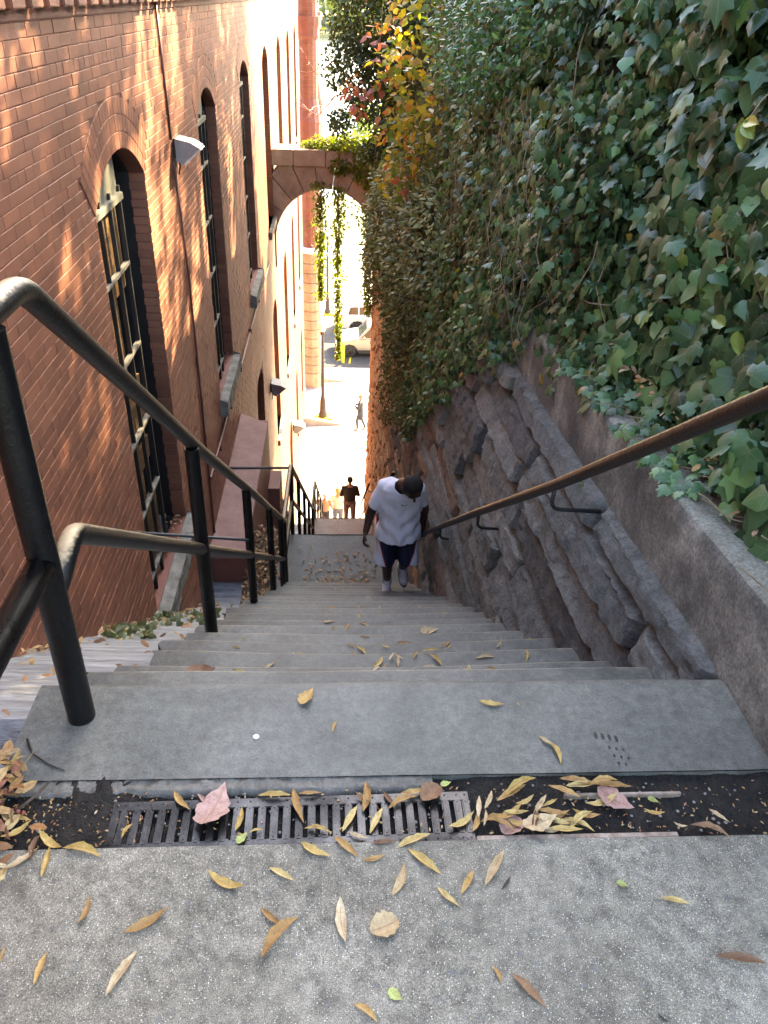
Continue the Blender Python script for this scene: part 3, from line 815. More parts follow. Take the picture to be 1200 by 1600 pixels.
# toothed brick jambs on the far side of each opening
for yc in WY[:3]:
    z = SPR; k = 0
    while z > SILLZ:
        z0 = max(z - PITCH, SILLZ)
        for sgn in (1, -1):
            yy = yc + sgn * HALF
            xb2 = WX - (0.125 if k % 2 else 0.118)
            stuff.add([(xb2, yy, z0 + 0.004), (WX - 0.006, yy, z0 + 0.004), (WX - 0.006, yy, z - 0.004), (xb2, yy, z - 0.004),
                       (xb2, yy - sgn * 0.006, z0 + 0.007), (WX - 0.010, yy - sgn * 0.006, z0 + 0.007), (WX - 0.010, yy - sgn * 0.006, z - 0.007), (xb2, yy - sgn * 0.006, z - 0.007)],
                      [(4, 5, 6, 7), (0, 1, 5, 4), (1, 2, 6, 5), (2, 3, 7, 6), (3, 0, 4, 7)])
        z = z0; k += 1
so = stuff.build('brickwork', M['brick_stuff'], bld, fix=False, kind='stuff')

def outline(yc, hw, z0, sp, ri, n=12):
    rr = (hw ** 2 + ri ** 2) / (2 * ri); cz = sp + ri - rr
    pts = [(yc - hw, z0)] + [(yc - hw + 2 * hw * k / n, cz + math.sqrt(max(0, rr * rr - (-hw + 2 * hw * k / n) ** 2))) for k in range(n + 1)] + [(yc + hw, z0)]
    return pts
def window(op, near):
    yc, hw, z0, sp, ri, rown = op
    pts = outline(yc, hw, z0, sp, ri)
    mb = MB(); n = len(pts)
    xa = WX - (0.12 if near else 0.0); xb = WX - (0.36 if near else 0.24)
    vs = [(xa, p[0], p[1]) for p in pts] + [(xb, p[0], p[1]) for p in pts]
    mb.add(vs, [(k, (k + 1) % n, (k + 1) % n + n, k + n) for k in range(n)])
    w = mb.build('window', M['blackwood'] if near else M['brick_flat'], bld, fix=False)
    if near:      # mortar-coloured arch soffit between the brick face and the timber
        mb = MB()
        vs = [(WX - 0.002, p[0], p[1]) for p in pts] + [(xa, p[0], p[1]) for p in pts]
        mb.add(vs, [(k, (k + 1) % n, (k + 1) % n + n, k + n) for k in range(n)])
        mb.build('brick_return', M['redpaint'], w, fix=False)
    mb = MB(); mb.add([(xb - 0.005, p[0], p[1]) for p in pts], [tuple(range(n))]); mb.build('pane', M['glass'], w, fix=False)
    if near:
        xm = WX - 0.085; ye = yc + 0.14
        for k in range(4):
            yy = yc - hw + 0.04 + (ye - yc + hw - 0.04) * k / 3
            mb = MB(); mb.box(xm, xm + 0.03, yy - 0.013, yy + 0.013, z0, sp + 0.02); mb.build('mullion', M['blackwood'], w)
        for k in range(1, 6):
            zz = sp - k * 0.62 + 0.10
            mb = MB(); mb.box(xm - 0.002, xm + 0.034, yc - hw, ye, zz - 0.013, zz + 0.013); mb.build('transom', M['lit_transom'], w)
        mb = MB()
        arcp = [p for p in pts if p[1] > sp - 0.02 and p[0] < ye]
        mb.add([(xm + 0.012, p[0], p[1]) for p in arcp] + [(xm + 0.012, ye, sp - 0.04), (xm + 0.012, yc - hw, sp - 0.04)], [tuple(range(len(arcp) + 2))])
        mb.build('arch_panel', M['greypanel'], w, fix=False)
        mb = MB(); mb.bbox(xm - 0.01, xm + 0.05, yc - hw, ye, sp - 0.07, sp - 0.02, 0.004); mb.build('head_rail', M['greypanel'], w)
        q = random.Random(int(yc * 10))
        zz = sp - 0.07
        while zz > z0 + 0.1:
            hgt = q.uniform(0.16, 0.30)
            y1_ = ye - q.choice((0.0, 0.0, 0.02, 0.0, 0.30))
            mb = MB(); mb.box(xm - 0.035 - q.uniform(0, 0.01), xm - 0.02, yc - hw + 0.005, y1_, zz - hgt + 0.004, zz)
            mb.build('board', M['ply'], w)
            zz -= hgt
        mb = MB()
        def sl(u, v):
            x = lerp(WX - 0.34, WX + 0.10, v); y = lerp(yc - hw - 0.09, yc + hw + 0.09, u)
            return (x, y, z0 + 0.02 - 0.05 * v + 0.012 * nz(y * 6, x * 6, 2, 1))
        mb.grid(sl, 26, 6)
        mb.grid(lambda u, v: (WX + 0.10 + 0.015 * nz(u * 12, v * 3, yc, 1), lerp(yc - hw - 0.09, yc + hw + 0.09, u), z0 - 0.03 - 0.20 * v + 0.012 * nz(u * 9, 0, 2, 1)), 26, 4)
        for yy in (yc - hw - 0.09, yc + hw + 0.09):
            mb.add([(WX - 0.02, yy, z0 + 0.02), (WX + 0.10, yy, z0 - 0.03), (WX + 0.10, yy, z0 - 0.23), (WX - 0.02, yy, z0 - 0.23)], [(0, 1, 2, 3)])
        mb.build('sill', M['sill'], w)
    elif rown == 1 or rown == 2:
        mb = MB(); mb.bbox(WX - 0.2, WX + 0.07, yc - hw - 0.06, yc + hw + 0.06, z0 - 0.16, z0, 0.01); mb.build('sill', M['sill'], w)
        mb = MB(); mb.box(xb + 0.004, xb + 0.04, yc - 0.02, yc + 0.02, z0, sp + ri * 0.9); mb.build('mullion', M['whitepaint'], w)
    return w
for i, op in enumerate(openings): window(op, i < 3)

def lamp(y, z, s, label):
    t = empty('wall_lamp', (WX, y, z), label=label, category='lamp')
    mb = MB(); mb.bbox(0.0, 0.03, -0.09 * s, 0.09 * s, -0.10 * s, 0.10 * s, 0.006); mb.build('mounting_plate', M['darkmetal'], t)
    poly = [(0.03, 0.11 * s), (0.20 * s, 0.075 * s), (0.30 * s, 0.02 * s), (0.10 * s, -0.15 * s), (0.03, -0.12 * s)]
    mb = MB(); mb.prism(poly, -0.15 * s, 0.15 * s, 'y'); mb.build('housing', M['lampgrey'], t)
    mb = MB(); a = Vector((0.305 * s, 0, 0.012 * s)); b = Vector((0.112 * s, 0, -0.150 * s))
    nrm = Vector((0.16, 0, -0.19)).normalized() * 0.012
    mb.add([(a.x, -0.14 * s, a.z), (a.x, 0.14 * s, a.z), (b.x, 0.14 * s, b.z), (b.x, -0.14 * s, b.z),
            (a.x + nrm.x, -0.13 * s, a.z + nrm.z), (a.x + nrm.x, 0.13 * s, a.z + nrm.z), (b.x + nrm.x, 0.13 * s, b.z + nrm.z), (b.x + nrm.x, -0.13 * s, b.z + nrm.z)],
           [(4, 5, 6, 7), (0, 1, 5, 4), (1, 2, 6, 5), (2, 3, 7, 6), (3, 0, 4, 7)])
    mb.build('diffuser', M['lampglass'], t)
    mb = MB(); mb.tube([(0.02, 0.02, -0.08 * s), (0.03, 0.04, -0.2 * s), (0.02, 0.0, -0.28 * s)], 0.008, 8); mb.build('cable', M['darkmetal'], t)
lamp(7.98, 0.36, 0.82, 'grey wedge-shaped floodlight on the brick wall between the two nearest windows')
lamp(16.55, -5.85, 1.15, 'small grey wall light low on the bricks above the raking red cheek wall')
lamp(24.1, -10.7, 1.3, 'farthest wall light, on the sunlit brick facade near the street')
mb = MB(); mb.tube([(WX + 0.012, 7.72, 1.5), (WX + 0.012, 7.80, 0.45)], 0.011, 8); mb.tube([(WX + 0.012, 7.83, 0.25), (WX + 0.014, 7.98, -0.8), (WX + 0.012, 8.02, -2.2), (WX + 0.012, 8.03, -4.2)], 0.011, 8)
tag(mb.build('conduit', M['cable'], smooth=True), 'thin red vertical conduit running down the brick wall through the floodlight', 'conduit')
mb = MB(); mb.tube([(WX + 0.02, 17.3, -3.33), (WX + 0.02, 12.6, -3.25), (WX + 0.02, 11.2, -3.25), (WX + 0.02, 8.06, -3.20)], 0.016, 8)
for y in (8.9, 10.1, 11.4, 13.0, 14.6): mb.bbox(WX, WX + 0.045, y - 0.03, y + 0.03, -3.29, -3.20, 0.005)
tag(mb.build('conduit', M['cable']), 'level conduit clipped to the bricks just under the window sills', 'conduit')

# flat-topped block and raking cheek wall beside the first landing
blk = empty('masonry_block', (0, 0, 0), label='flat-topped red masonry block against the brick wall beside the first landing', category='wall')
mb = MB(); mb.bbox(-1.50, -1.075, 7.62, 11.1, -6.4, -3.965, 0.01); mb.build('body', M['redpaint'], blk)
mb = MB(); mb.grid(lambda u, v: (lerp(-1.505, -1.065, v) + 0.004 * nz(u * 9, v * 4, 0, 1), lerp(7.60, 11.3 - 0.35 * v, u), -3.952 + 0.008 * nz(u * 6, v * 3, 1, 1) - 0.0), 30, 6)
mb.grid(lambda u, v: (-1.065, lerp(7.60, 10.95, u), lerp(-3.952, -4.03, v)), 4, 1)
mb.grid(lambda u, v: (lerp(-1.505, -1.065, u), 7.60, lerp(-3.952, -4.03, v)), 4, 1)
mb.build('cap', M['lit_cap'], blk)
chk = empty('cheek_wall', (0, 0, 0), label='dark red raking wall with a toothed brick edge, descending beyond the flat block', category='wall')
def rz_(y): return -4.95 - (y - 11.3) * 0.90
mb = MB(); mb.prism([(11.15, rz_(11.15)), (16.6, rz_(16.6)), (16.6, -11.5), (11.15, -9.5)], -1.5, -1.13, 'x'); mb.build('body', M['redpaint'], chk)
mb = MB(); mb.bbox(-0.19, 0.19, -0.045, 0.045, -0.05, 0.10, 0.006); tooth = mb.mesh('brick', M['brick'])
for k in range(34):
    y = 11.2 + k * 0.155
    c = link('brick', tooth, chk, (-1.30, y, rz_(y) + 0.01))
mb = MB(); mb.box(-1.5, -0.9, 10.6, 11.15, -6.8, -4.9); mb.build('end_pier', M['redpaint'], chk)

# ================================================================== stone retaining wall on the right
def xw(z):
    """inner face of the battered wall"""
    return 1.065 + 0.072 * z if z > -2.5 else 0.885 + 0.012 * (z + 2.5)
def ztilt(y): return -0.10 * (y - 1.4)
WEND = 19.2
rwall = empty('retaining_wall', (0, 0, 0), label='rough grey and rust-brown stone retaining wall along the right of the stairs', category='wall')
mb = MB()
def bk(u, v):
    y = lerp(1.602, WEND, u); zt = ztilt(y) + 0.16 if y < 5.4 else min(0.3, ztilt(y) + 0.4)
    zb = prof(y) - 0.6
    z = lerp(zt, zb, v)
    return (xw(z) + 0.055 + 0.01 * nz(y * 3, z * 3, 0, 1), y, z)
mb.grid(bk, 60, 24)
mb.build('core', M['rub_joint'], rwall)
mb = MB(); mb.box(0.93, 3.0, WEND - 0.3, WEND, -15, 0.0)
mb.box(0.83, 3.0, WEND - 0.35, WEND - 0.02, -15, -3.0)
mb.build('end_face', M['rub_rust_glow'], rwall)
def stone_mesh(y0, y1, z0, z1, seed, amp, nu, nv):
    mb = MB()
    sx = nz(seed * 3.3, 1, 0, 1) * 0.9; tilt = nz(seed * 1.9, 4, 0, 1) * 0.05
    q = random.Random(int(seed * 97))
    planes = []
    for _ in range(5):
        planes.append((q.uniform(0.55, 1.0) * amp + 0.01, q.uniform(-1, 1) * amp / (y1 - y0) * 0.7, q.uniform(-1.0, 0.5) * amp / (z1 - z0) * 0.6, q.uniform(-0.5, 0.5), q.uniform(-0.5, 0.5)))
    skew = q.uniform(-0.05, 0.05)
    def fn(u, v):
        y = lerp(y0, y1, u) + skew * (v - 0.5); z = lerp(z0, z1, v)
        e = min(u, 1 - u) * (y1 - y0); g = min(v, 1 - v) * (z1 - z0)
        edge = clamp(e / 0.045, 0, 1) ** 0.7 * clamp(g / 0.018, 0, 1) ** 0.7
        d = min(p[0] + p[1] * (u - 0.5 - p[3]) * (y1 - y0) + p[2] * (v - 0.5 - p[4]) * (z1 - z0) for p in planes)
        d = max(d, -0.01)
        wy, wz = y + 0.04 * nz(y * 9, z * 9, 5, 1), z + 0.03 * nz(z * 9, y * 9, 7, 1)
        chip = abs(nz(wy * 5, wz * 8, seed, 1)); lay = nz(wy * 2.5, wz * 26, seed + 3, 1)
        fine = nz(y * 16, z * 20, seed, 1) * 0.012 + nz(y * 38, z * 44, seed, 1) * 0.007
        d = d - 0.035 * (1 - clamp(chip * 4, 0, 1)) * amp * 10 * 0.5 + 0.008 * lay + fine
        lean = amp * 0.35 * (0.5 - v)
        x = xw(z) + 0.045 - edge * (0.04 + d + lean)
        wob = 0.018 * nz(y * 5, z * 5, seed, 1)
        return (x, y + wob, z + 0.022 * nz(y * 3.5, v * 2, seed + 9, 1) + ztilt(y))
    mb.grid(fn, nu, nv)
    return mb
cands = []
z = 0.04
rz = random.Random(5)
while z > -15.0:
    h = rz.choice((0.15, 0.18, 0.21, 0.25)) if z < 0 else 0.15
    z1, z0 = z, z - h
    y = 1.2 + rz.uniform(-0.5, 0)
    while y < WEND:
        w = rz.uniform(0.9, 1.9) if y < 6 else rz.uniform(0.5, 1.3) * 0.85
        ya, yb = y, min(y + w, WEND)
        y += w
        if ya < 1.61: ya = 1.61
        if yb < 1.75 or yb - ya < 0.12: continue
        zt_ = z1 + ztilt((ya + yb) / 2)
        if zt_ < prof(yb) - 0.15 if yb > Y0 else True: continue
        # hidden behind ivy
        if ya > 4.6 and zt_ > -0.5 - (yb - 4.6) * 0.48 + 1.0 and ya < 13.0: continue
        cands.append((ya - 0.004, yb + 0.002, z0 + 0.009, z1 - 0.009))
    z = z0
def ssc(c):
    yc = (c[0] + c[1]) / 2; zc = (c[2] + c[3]) / 2 + ztilt(yc)
    return vis_size((0.85, yc, zc), math.sqrt((c[1] - c[0]) * (c[3] - c[2])))
cands.sort(key=ssc, reverse=True)
rest = MB()
for i, c in enumerate(cands):
    ym = (c[0] + c[1]) / 2
    near = ym < 6
    amp = rz.uniform(0.025, 0.105) if ym < 4.5 else rz.uniform(0.035, 0.11)
    nu = clamp(int((c[1] - c[0]) / (0.022 if near else 0.06)), 6, 50); nv = clamp(int((c[3] - c[2]) / (0.02 if near else 0.045)), 4, 14)
    mbs = stone_mesh(*c, 1.7 * i + 0.3, amp, nu, nv)
    q = rz.random()
    mat = M['rub_grey'] if (q < clamp(1.55 - ym * 0.14, 0.0, 1)) else (M['rub_brown'] if (q < 0.85 and ym < 11) or ym < 6.5 else M['rub_rust_glow'])
    if i < 298:
        o = mbs.build('stone', mat, rwall, smooth=True, fix=False)
        weighted(o, 32)
    else:
        rest.add(mbs.v, mbs.f)
if rest.v: rest.build('stonework', M['rub_rust_glow'], rwall, smooth=True, kind='stuff', fix=False)
# coping blocks
for (ya, yb) in ((1.0, 2.92), (2.93, 4.55), (4.56, 6.2)):
    mb = MB()
    def cp(u, v):
        y = lerp(ya, yb, u)
        prof_ = [(1.34, 0.255), (1.20, 0.262), (1.118, 0.262), (1.104, 0.250), (1.098, 0.20), (1.098, 0.06), (1.10, -0.12), (1.112, -0.145), (1.2, -0.15)]
        k = v * (len(prof_) - 1); a = int(min(k, len(prof_) - 2)); f = k - a
        x = lerp(prof_[a][0], prof_[a + 1][0], f); z = lerp(prof_[a][1], prof_[a + 1][1], f)
        return (x + 0.004 * nz(y * 5, z * 9, 1, 1), y, z + ztilt(y) + 0.075 + 0.003 * nz(y * 7, x * 9, 2, 1))
    mb.grid(cp, 40, 16)
    mb.add([cp(0, k / 16) for k in range(17)], [tuple(range(17))])
    o = mb.build('coping_stone', M['coping'], rwall); weighted(o, 50)

# ================================================================== stone arch across the stairs
arch = empty('stone_arch', (0, 0, 0), label='brown stone arch bridging the stairs between brick wall and stone wall', category='arch')
AY0, AY1 = 19.35, 20.0
ACX, ACZ, AR = -0.30, -3.35, 1.16
nv_ = 11
for k in range(nv_):
    a0 = math.pi * k / nv_ + 0.006; a1 = math.pi * (k + 1) / nv_ - 0.006
    def out(a):
        """where the ray at angle a meets the spandrel rectangle"""
        dx, dz = math.cos(a), math.sin(a)
        tz = (-1.72 - ACZ) / dz if dz > 1e-3 else 1e9
        tx = (1.32 / dx) if dx > 1e-3 else (-1.22 / dx if dx < -1e-3 else 1e9)
        return min(tz, abs(tx))
    pts = [(ACX + AR * math.cos(a0), ACZ + AR * math.sin(a0)), (ACX + AR * math.cos((a0 + a1) / 2), ACZ + AR * math.sin((a0 + a1) / 2)), (ACX + AR * math.cos(a1), ACZ + AR * math.sin(a1))]
    for a in (a1, (a0 + a1) / 2, a0):
        t_o = out(a); pts.append((ACX + t_o * math.cos(a), ACZ + t_o * math.sin(a)))
    mb = MB()
    off = rnd.uniform(0, 0.03)
    mb.prism(pts, AY0 - off, AY1, 'y')
    mb.build('voussoir', M['archstone'], arch)
for (xa, xb_) in ((-1.5, -1.02), (-1.01, -0.30), (-0.29, 0.35), (0.36, 1.05)):
    mb = MB(); mb.bbox(xa, xb_, AY0 - 0.07, AY1 + 0.05, -1.71, -1.37, 0.012); mb.build('coping_stone', M['archstone'], arch)
mb = MB(); mb.box(-1.5, ACX - AR - 0.002, AY0 + 0.01, AY1, -4.0, ACZ); mb.box(ACX + AR + 0.002, 1.1, AY0 + 0.01, AY1, -4.6, ACZ)
mb.build('springer', M['archstone'], arch)

# ================================================================== hillside behind the right wall
def ivx(y, z):
    top = ztilt(y) + 0.33 if y < 3.2 else ztilt(y) + 0.1
    f = clamp((y - 2.7) / 1.3, 0, 1)
    xt = lerp(1.34, 1.06, f)
    b = 0.16 * nz(y * 1.1, z * 1.3, 3, 1) + 0.06 * nz(y * 3, z * 3, 8, 1)
    if z > top:
        x = xt + 0.05 * (z - top)
    else:
        x = lerp(xt, xw(z), clamp((top - z) / 0.5, 0, 1)) - 0.05
    return x - b * (0.9 if z > top else 0.35)
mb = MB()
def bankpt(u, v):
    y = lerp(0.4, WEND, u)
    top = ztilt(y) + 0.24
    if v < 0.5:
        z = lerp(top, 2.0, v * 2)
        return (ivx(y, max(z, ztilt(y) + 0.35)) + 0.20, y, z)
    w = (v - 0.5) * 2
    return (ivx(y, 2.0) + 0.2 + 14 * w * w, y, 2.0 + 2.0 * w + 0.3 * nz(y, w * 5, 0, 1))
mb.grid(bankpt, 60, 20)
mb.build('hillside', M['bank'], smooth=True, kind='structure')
mb = MB()
mb.grid(lambda u, v: (lerp(1.21, 1.75, v), lerp(0.6, 6.0, u), ztilt(lerp(0.6, 6.0, u)) + 0.335 + 0.06 * v + 0.02 * nz(u * 60, v * 5, 0, 1)), 120, 10)
mb.build('planting_soil', M['leafsoil'], smooth=True, kind='structure')
# ground behind the wall out of sight and the landing verge
mb = MB()
mb.grid(lambda u, v: (lerp(-1.12, -0.66, v), lerp(7.0, 8.6, u), -4.36 + 0.05 * nz(u * 14, v * 6, 0, 1)), 30, 10)
mb.build('verge_soil', M['leafsoil'], smooth=True, kind='structure')
# ================================================================== handrails
def railx(y): return -0.66 + 0.0122 * (y - 1.6)
hr = empty('handrail', (0, 0, 0), label='black iron pipe handrail with posts down the left side of the steps', category='handrail')
def bend(pts, r=0.06, n=5):
    """round the corners of a polyline"""
    P = [Vector(p) for p in pts]; out = [P[0]]
    for i in range(1, len(P) - 1):
        a = (P[i - 1] - P[i]); b = (P[i + 1] - P[i])
        ra = min(r, a.length * 0.45, b.length * 0.45)
        p0 = P[i] + a.normalized() * ra; p1 = P[i] + b.normalized() * ra
        for k in range(n + 1):
            t = k / n
            out.append(p0 * (1 - t) ** 2 + P[i] * 2 * t * (1 - t) + p1 * t * t)
    out.append(P[-1])
    return out
def rp(y, z): return (railx(y), y, z)
top1 = [rp(0.1, 1.068), rp(1.665, 1.068), rp(3.27, -0.195), rp(4.99, -1.50), rp(7.35, -3.33)]
mb = MB(); mb.tube(bend(top1, 0.065, 7), 0.029, 20)
mb.build('top_rail', M['rail_left'], hr, smooth=True)
mid1 = [rp(1.50, 0.40), rp(1.66, 0.45), rp(3.25, -0.755), rp(4.76, -1.895), rp(7.09, -3.66)]
mb = MB(); mb.tube(bend(mid1, 0.05, 6), 0.028, 18); mb.build('mid_rail', M['rail_left'], hr, smooth=True)
mb = MB(); mb.tube([rp(0.1, 0.50), rp(1.47, 0.50)], 0.032, 18); mb.build('mid_rail', M['black'], hr, smooth=True)
def post(y, z0, z1, par, r=0.0345, mat=None):
    mb = MB(); x = railx(y)
    mb.tube([(x, y, z0), (x, y, z1)], r, 20)
    o = mb.build('post', mat or M['black'], par); weighted(o, 50)
    return o
def stepz(y):
    if y < Y0: return 0.0
    if y < L1Y: return STEPZ[min(20, math.ceil((y - Y0) / TREAD))] - 0.008
    return prof(y)
post(1.472, 0.0, 1.045, hr)
for y, zt in ((3.11, -0.10), (4.66, -1.27), (5.97, -2.28), (6.96, -3.03)):
    post(y, stepz(y) - 0.02, zt, hr, 0.033 if y < 4 else 0.031)
mb = MB(); mb.tube([(WX, 4.52, -1.52), (railx(4.66), 4.62, -1.66)], 0.011, 10); mb.lathe([(0.035, WX), (0.035, WX + 0.012), (0.012, WX + 0.03)], (0, 4.52, -1.52), 12, 'x'); mb.build('wall_tie', M['darkmetal'], hr)
hr2 = empty('handrail', (0, 0, 0), label='black pipe handrail beside the first landing and second flight, left side', category='handrail')
zl = L1Z + 0.97
mb = MB(); mb.tube(bend([rp(7.30, zl - 0.80), rp(7.32, zl), rp(8.52, zl), rp(13.85, L2Z + 0.95)], 0.05, 4), 0.028, 14); mb.build('top_rail', M['rail_left'], hr2, smooth=True)
mb = MB(); mb.tube(bend([rp(7.32, zl - 0.50), rp(8.52, zl - 0.50), rp(13.85, L2Z + 0.45)], 0.05, 4), 0.024, 12); mb.build('mid_rail', M['rail_left'], hr2, smooth=True)
for y in (7.32, 8.50, 9.8, 11.1, 12.4, 13.75):
    post(y, prof(y) - 0.15, (zl if y < 8.55 else lerp(zl, L2Z + 0.95, (y - 8.52) / 5.33)), hr2, 0.027)
mb = MB(); mb.tube([(-1.45, 8.5, zl - 0.03), (railx(8.5), 8.5, zl - 0.02)], 0.016, 10); mb.build('wall_tie', M['darkmetal'], hr2)
hr3 = empty('handrail', (0, 0, 0), label='distant dark handrail along the lowest flight, left of the walking people', category='handrail')
zl2 = L2Z + 0.95
mb = MB(); mb.tube(bend([rp(13.9, zl2), rp(14.95, zl2), rp(23.2, STZ + 0.95)], 0.05, 4), 0.028, 12); mb.build('top_rail', M['rail_left'], hr3, smooth=True)
mb = MB(); mb.tube(bend([rp(13.9, zl2 - 0.45), rp(14.95, zl2 - 0.45), rp(23.2, STZ + 0.5)], 0.05, 4), 0.022, 12); mb.build('mid_rail', M['rail_left'], hr3, smooth=True)
for y in (14.0, 14.95, 16.5, 18.1, 19.8, 21.4, 23.1):
    post(y, prof(y) - 0.15, (zl2 if y < 15 else lerp(zl2, STZ + 0.95, (y - 14.95) / 8.25)), hr3, 0.026)

rr = empty('wall_handrail', (0, 0, 0), label='worn brass-brown handrail on hooked brackets along the right stone wall', category='handrail')
def rrp(y):
    k = [(1.2, 0.872, 1.11), (2.65, 0.865, 0.0), (4.06, 0.84, -1.065), (6.51, 0.79, -2.945), (7.2, 0.785, -3.47)]
    for (a, xa, za), (b, xb, zb) in zip(k, k[1:]):
        if y <= b: return (lerp(xa, xb, (y - a) / (b - a)), y, lerp(za, zb, (y - a) / (b - a)))
    return (0.785, y, -3.47)
mb = MB(); mb.tube(bend([(0.872, 0.5, 1.11), (0.872, 1.22, 1.11), rrp(2.65), rrp(4.06), rrp(6.51), rrp(7.19)], 0.1, 6), 0.0225, 18); mb.build('rail', M['rail_right'], rr, smooth=True)
for y in (1.30, 2.66, 3.92, 5.15, 6.75):
    p = Vector(rrp(y))
    if y < 2: p.z = 1.0
    mb = MB(); mb.tube(bend([p + Vector((0, 0, -0.015)), p + Vector((0.0, 0.01, -0.12)), (xw(p.z - 0.13) + 0.02, p.y + 0.015, p.z - 0.135)], 0.045, 5), 0.009, 10)
    mb.build('bracket', M['darkmetal'], rr, smooth=True)
for (ya, yb, fl, lab) in ((8.5, 13.9, 0, 'pale handrail on the right of the second flight, behind the man in white'), (14.9, 22.5, 1, 'far handrail with crossbars at the right edge of the lowest flight')):
    r2 = empty('wall_handrail', (0, 0, 0), label=lab, category='handrail')
    mb = MB(); mb.tube([(0.70, ya, prof(ya) + 0.93), (0.70, yb, prof(yb) + 0.93)], 0.024, 10); mb.build('rail', M['rail_right'], r2, smooth=True)
    for k in range(4):
        y = lerp(ya, yb, (k + 0.4) / 4)
        mb = MB(); mb.tube([(0.70, y, prof(y) + 0.92), (0.72, y, prof(y) + 0.8), (0.84, y, prof(y) + 0.78)], 0.011, 8); mb.build('bracket', M['darkmetal'], r2)
    if fl:
        mb = MB(); mb.tube([(0.70, ya, prof(ya) + 0.45), (0.70, yb, prof(yb) + 0.45)], 0.02, 10); mb.build('rail', M['rail_right'], r2)

# ================================================================== people
def blob(name, prims, voxel, mat, parent=None, smooth=2, fn=None):
    """one continuous skin grown over tapered limbs and ellipsoids"""
    bm = bmesh.new()
    for p in prims:
        if p[0] == 'cap':
            a, b, ra, rb = Vector(p[1]), Vector(p[2]), p[3], p[4]
            d = b - a; L = max(d.length, 1e-4)
            rot = d.to_track_quat('Z', 'Y').to_matrix().to_4x4()
            n = 14; rings = []
            prof_ = [(ra * math.cos(t), -ra * math.sin(t)) for t in (1.45, 1.1, 0.7, 0.3)] + [(ra, 0.0), (lerp(ra, rb, 0.5), L * 0.5), (rb, L)] + [(rb * math.cos(t), L + rb * math.sin(t)) for t in (0.3, 0.7, 1.1, 1.45)]
            sx, sy = (p[5] if len(p) > 5 else (1, 1))
            for (r, h) in prof_:
                rings.append([bm.verts.new(a + (rot @ Vector((0, 0, h))) + Vector(((rot @ Vector((r * math.cos(2 * math.pi * k / n), r * math.sin(2 * math.pi * k / n), 0))).x * sx, (rot @ Vector((r * math.cos(2 * math.pi * k / n), r * math.sin(2 * math.pi * k / n), 0))).y * sy, (rot @ Vector((r * math.cos(2 * math.pi * k / n), r * math.sin(2 * math.pi * k / n), 0))).z))) for k in range(n)])
            for i in range(len(rings) - 1):
                for k in range(n):
                    bm.faces.new((rings[i][k], rings[i][(k + 1) % n], rings[i + 1][(k + 1) % n], rings[i + 1][k]))
            bm.faces.new(rings[0][::-1]); bm.faces.new(rings[-1])
        elif p[0] == 'loft':
            n = 28; rings = []
            for (cx, cy, cz, rx, ry, pw) in p[1]:
                ring = []
                for k in range(n):
                    a = 2 * math.pi * k / n; ca, sa = math.cos(a), math.sin(a)
                    ring.append(bm.verts.new((cx + rx * math.copysign(abs(ca) ** (2 / pw), ca), cy + ry * math.copysign(abs(sa) ** (2 / pw), sa), cz)))
                rings.append(ring)
            for i in range(len(rings) - 1):
                for k in range(n): bm.faces.new((rings[i][k], rings[i][(k + 1) % n], rings[i + 1][(k + 1) % n], rings[i + 1][k]))
            bm.faces.new(rings[0][::-1]); bm.faces.new(rings[-1])
        else:
            c, r = Vector(p[1]), p[2]
            e = Matrix.Rotation(p[3][0], 4, 'X') @ Matrix.Rotation(p[3][1], 4, 'Y') @ Matrix.Rotation(p[3][2], 4, 'Z') if len(p) > 3 else Matrix.Identity(4)
            m_ = Matrix.Translation(c) @ e @ Matrix.Diagonal((*r, 1))
            bmesh.ops.create_icosphere(bm, subdivisions=3, radius=1.0, matrix=m_)
    bmesh.ops.recalc_face_normals(bm, faces=bm.faces)
    me = bpy.data.meshes.new(name); bm.to_mesh(me); bm.free()
    tmp = bpy.data.objects.new('tmp', me); COL.objects.link(tmp)
    rm = tmp.modifiers.new('r', 'REMESH'); rm.mode = 'VOXEL'; rm.voxel_size = voxel; rm.use_smooth_shade = True
    if smooth:
        sm = tmp.modifiers.new('s', 'SMOOTH'); sm.iterations = smooth; sm.factor = 0.5
    dgx = bpy.context.evaluated_depsgraph_get(); dgx.update()
    out = bpy.data.meshes.new_from_object(tmp.evaluated_get(dgx))
    bpy.data.objects.remove(tmp); bpy.data.meshes.remove(me)
    out.name = name
    out.materials.clear()
    for m_ in (mat if isinstance(mat, (list, tuple)) else [mat]): out.materials.append(m_)
    if fn:
        mi = [fn(p.center) for p in out.polygons]
        out.polygons.foreach_set('material_index', mi)
    out.polygons.foreach_set('use_smooth', [True] * len(out.polygons))
    return link(name, out, parent)

def swoosh(parent, mat, x, z, yfront, shirt, s=1.0):
    """curved tick mark laid on the cloth"""
    bvh = BVHTree.FromPolygons([v.co.copy() for v in shirt.data.vertices], [tuple(p.vertices) for p in shirt.data.polygons])
    pts = [(-0.034, 0.004), (-0.031, -0.008), (-0.022, -0.0125), (-0.008, -0.0095), (0.034, 0.010), (-0.008, -0.0035), (-0.019, -0.0045), (-0.024, -0.0005), (-0.023, 0.010)]
    vs = []
    for (a, b) in pts:
        hit = bvh.ray_cast(Vector((x + a * s, yfront, z + b * s)), Vector((0, 1, 0)))
        q = hit[0] if hit[0] is not None else Vector((x + a * s, yfront + 0.1, z + b * s))
        vs.append((q.x, q.y - 0.003, q.z))
    mb = MB(); mb.add(vs, [(0, 1, 8), (1, 2, 7, 8), (2, 3, 6, 7), (3, 5, 6), (3, 4, 5)])
    return mb.build('tick_mark', mat, parent, fix=False)

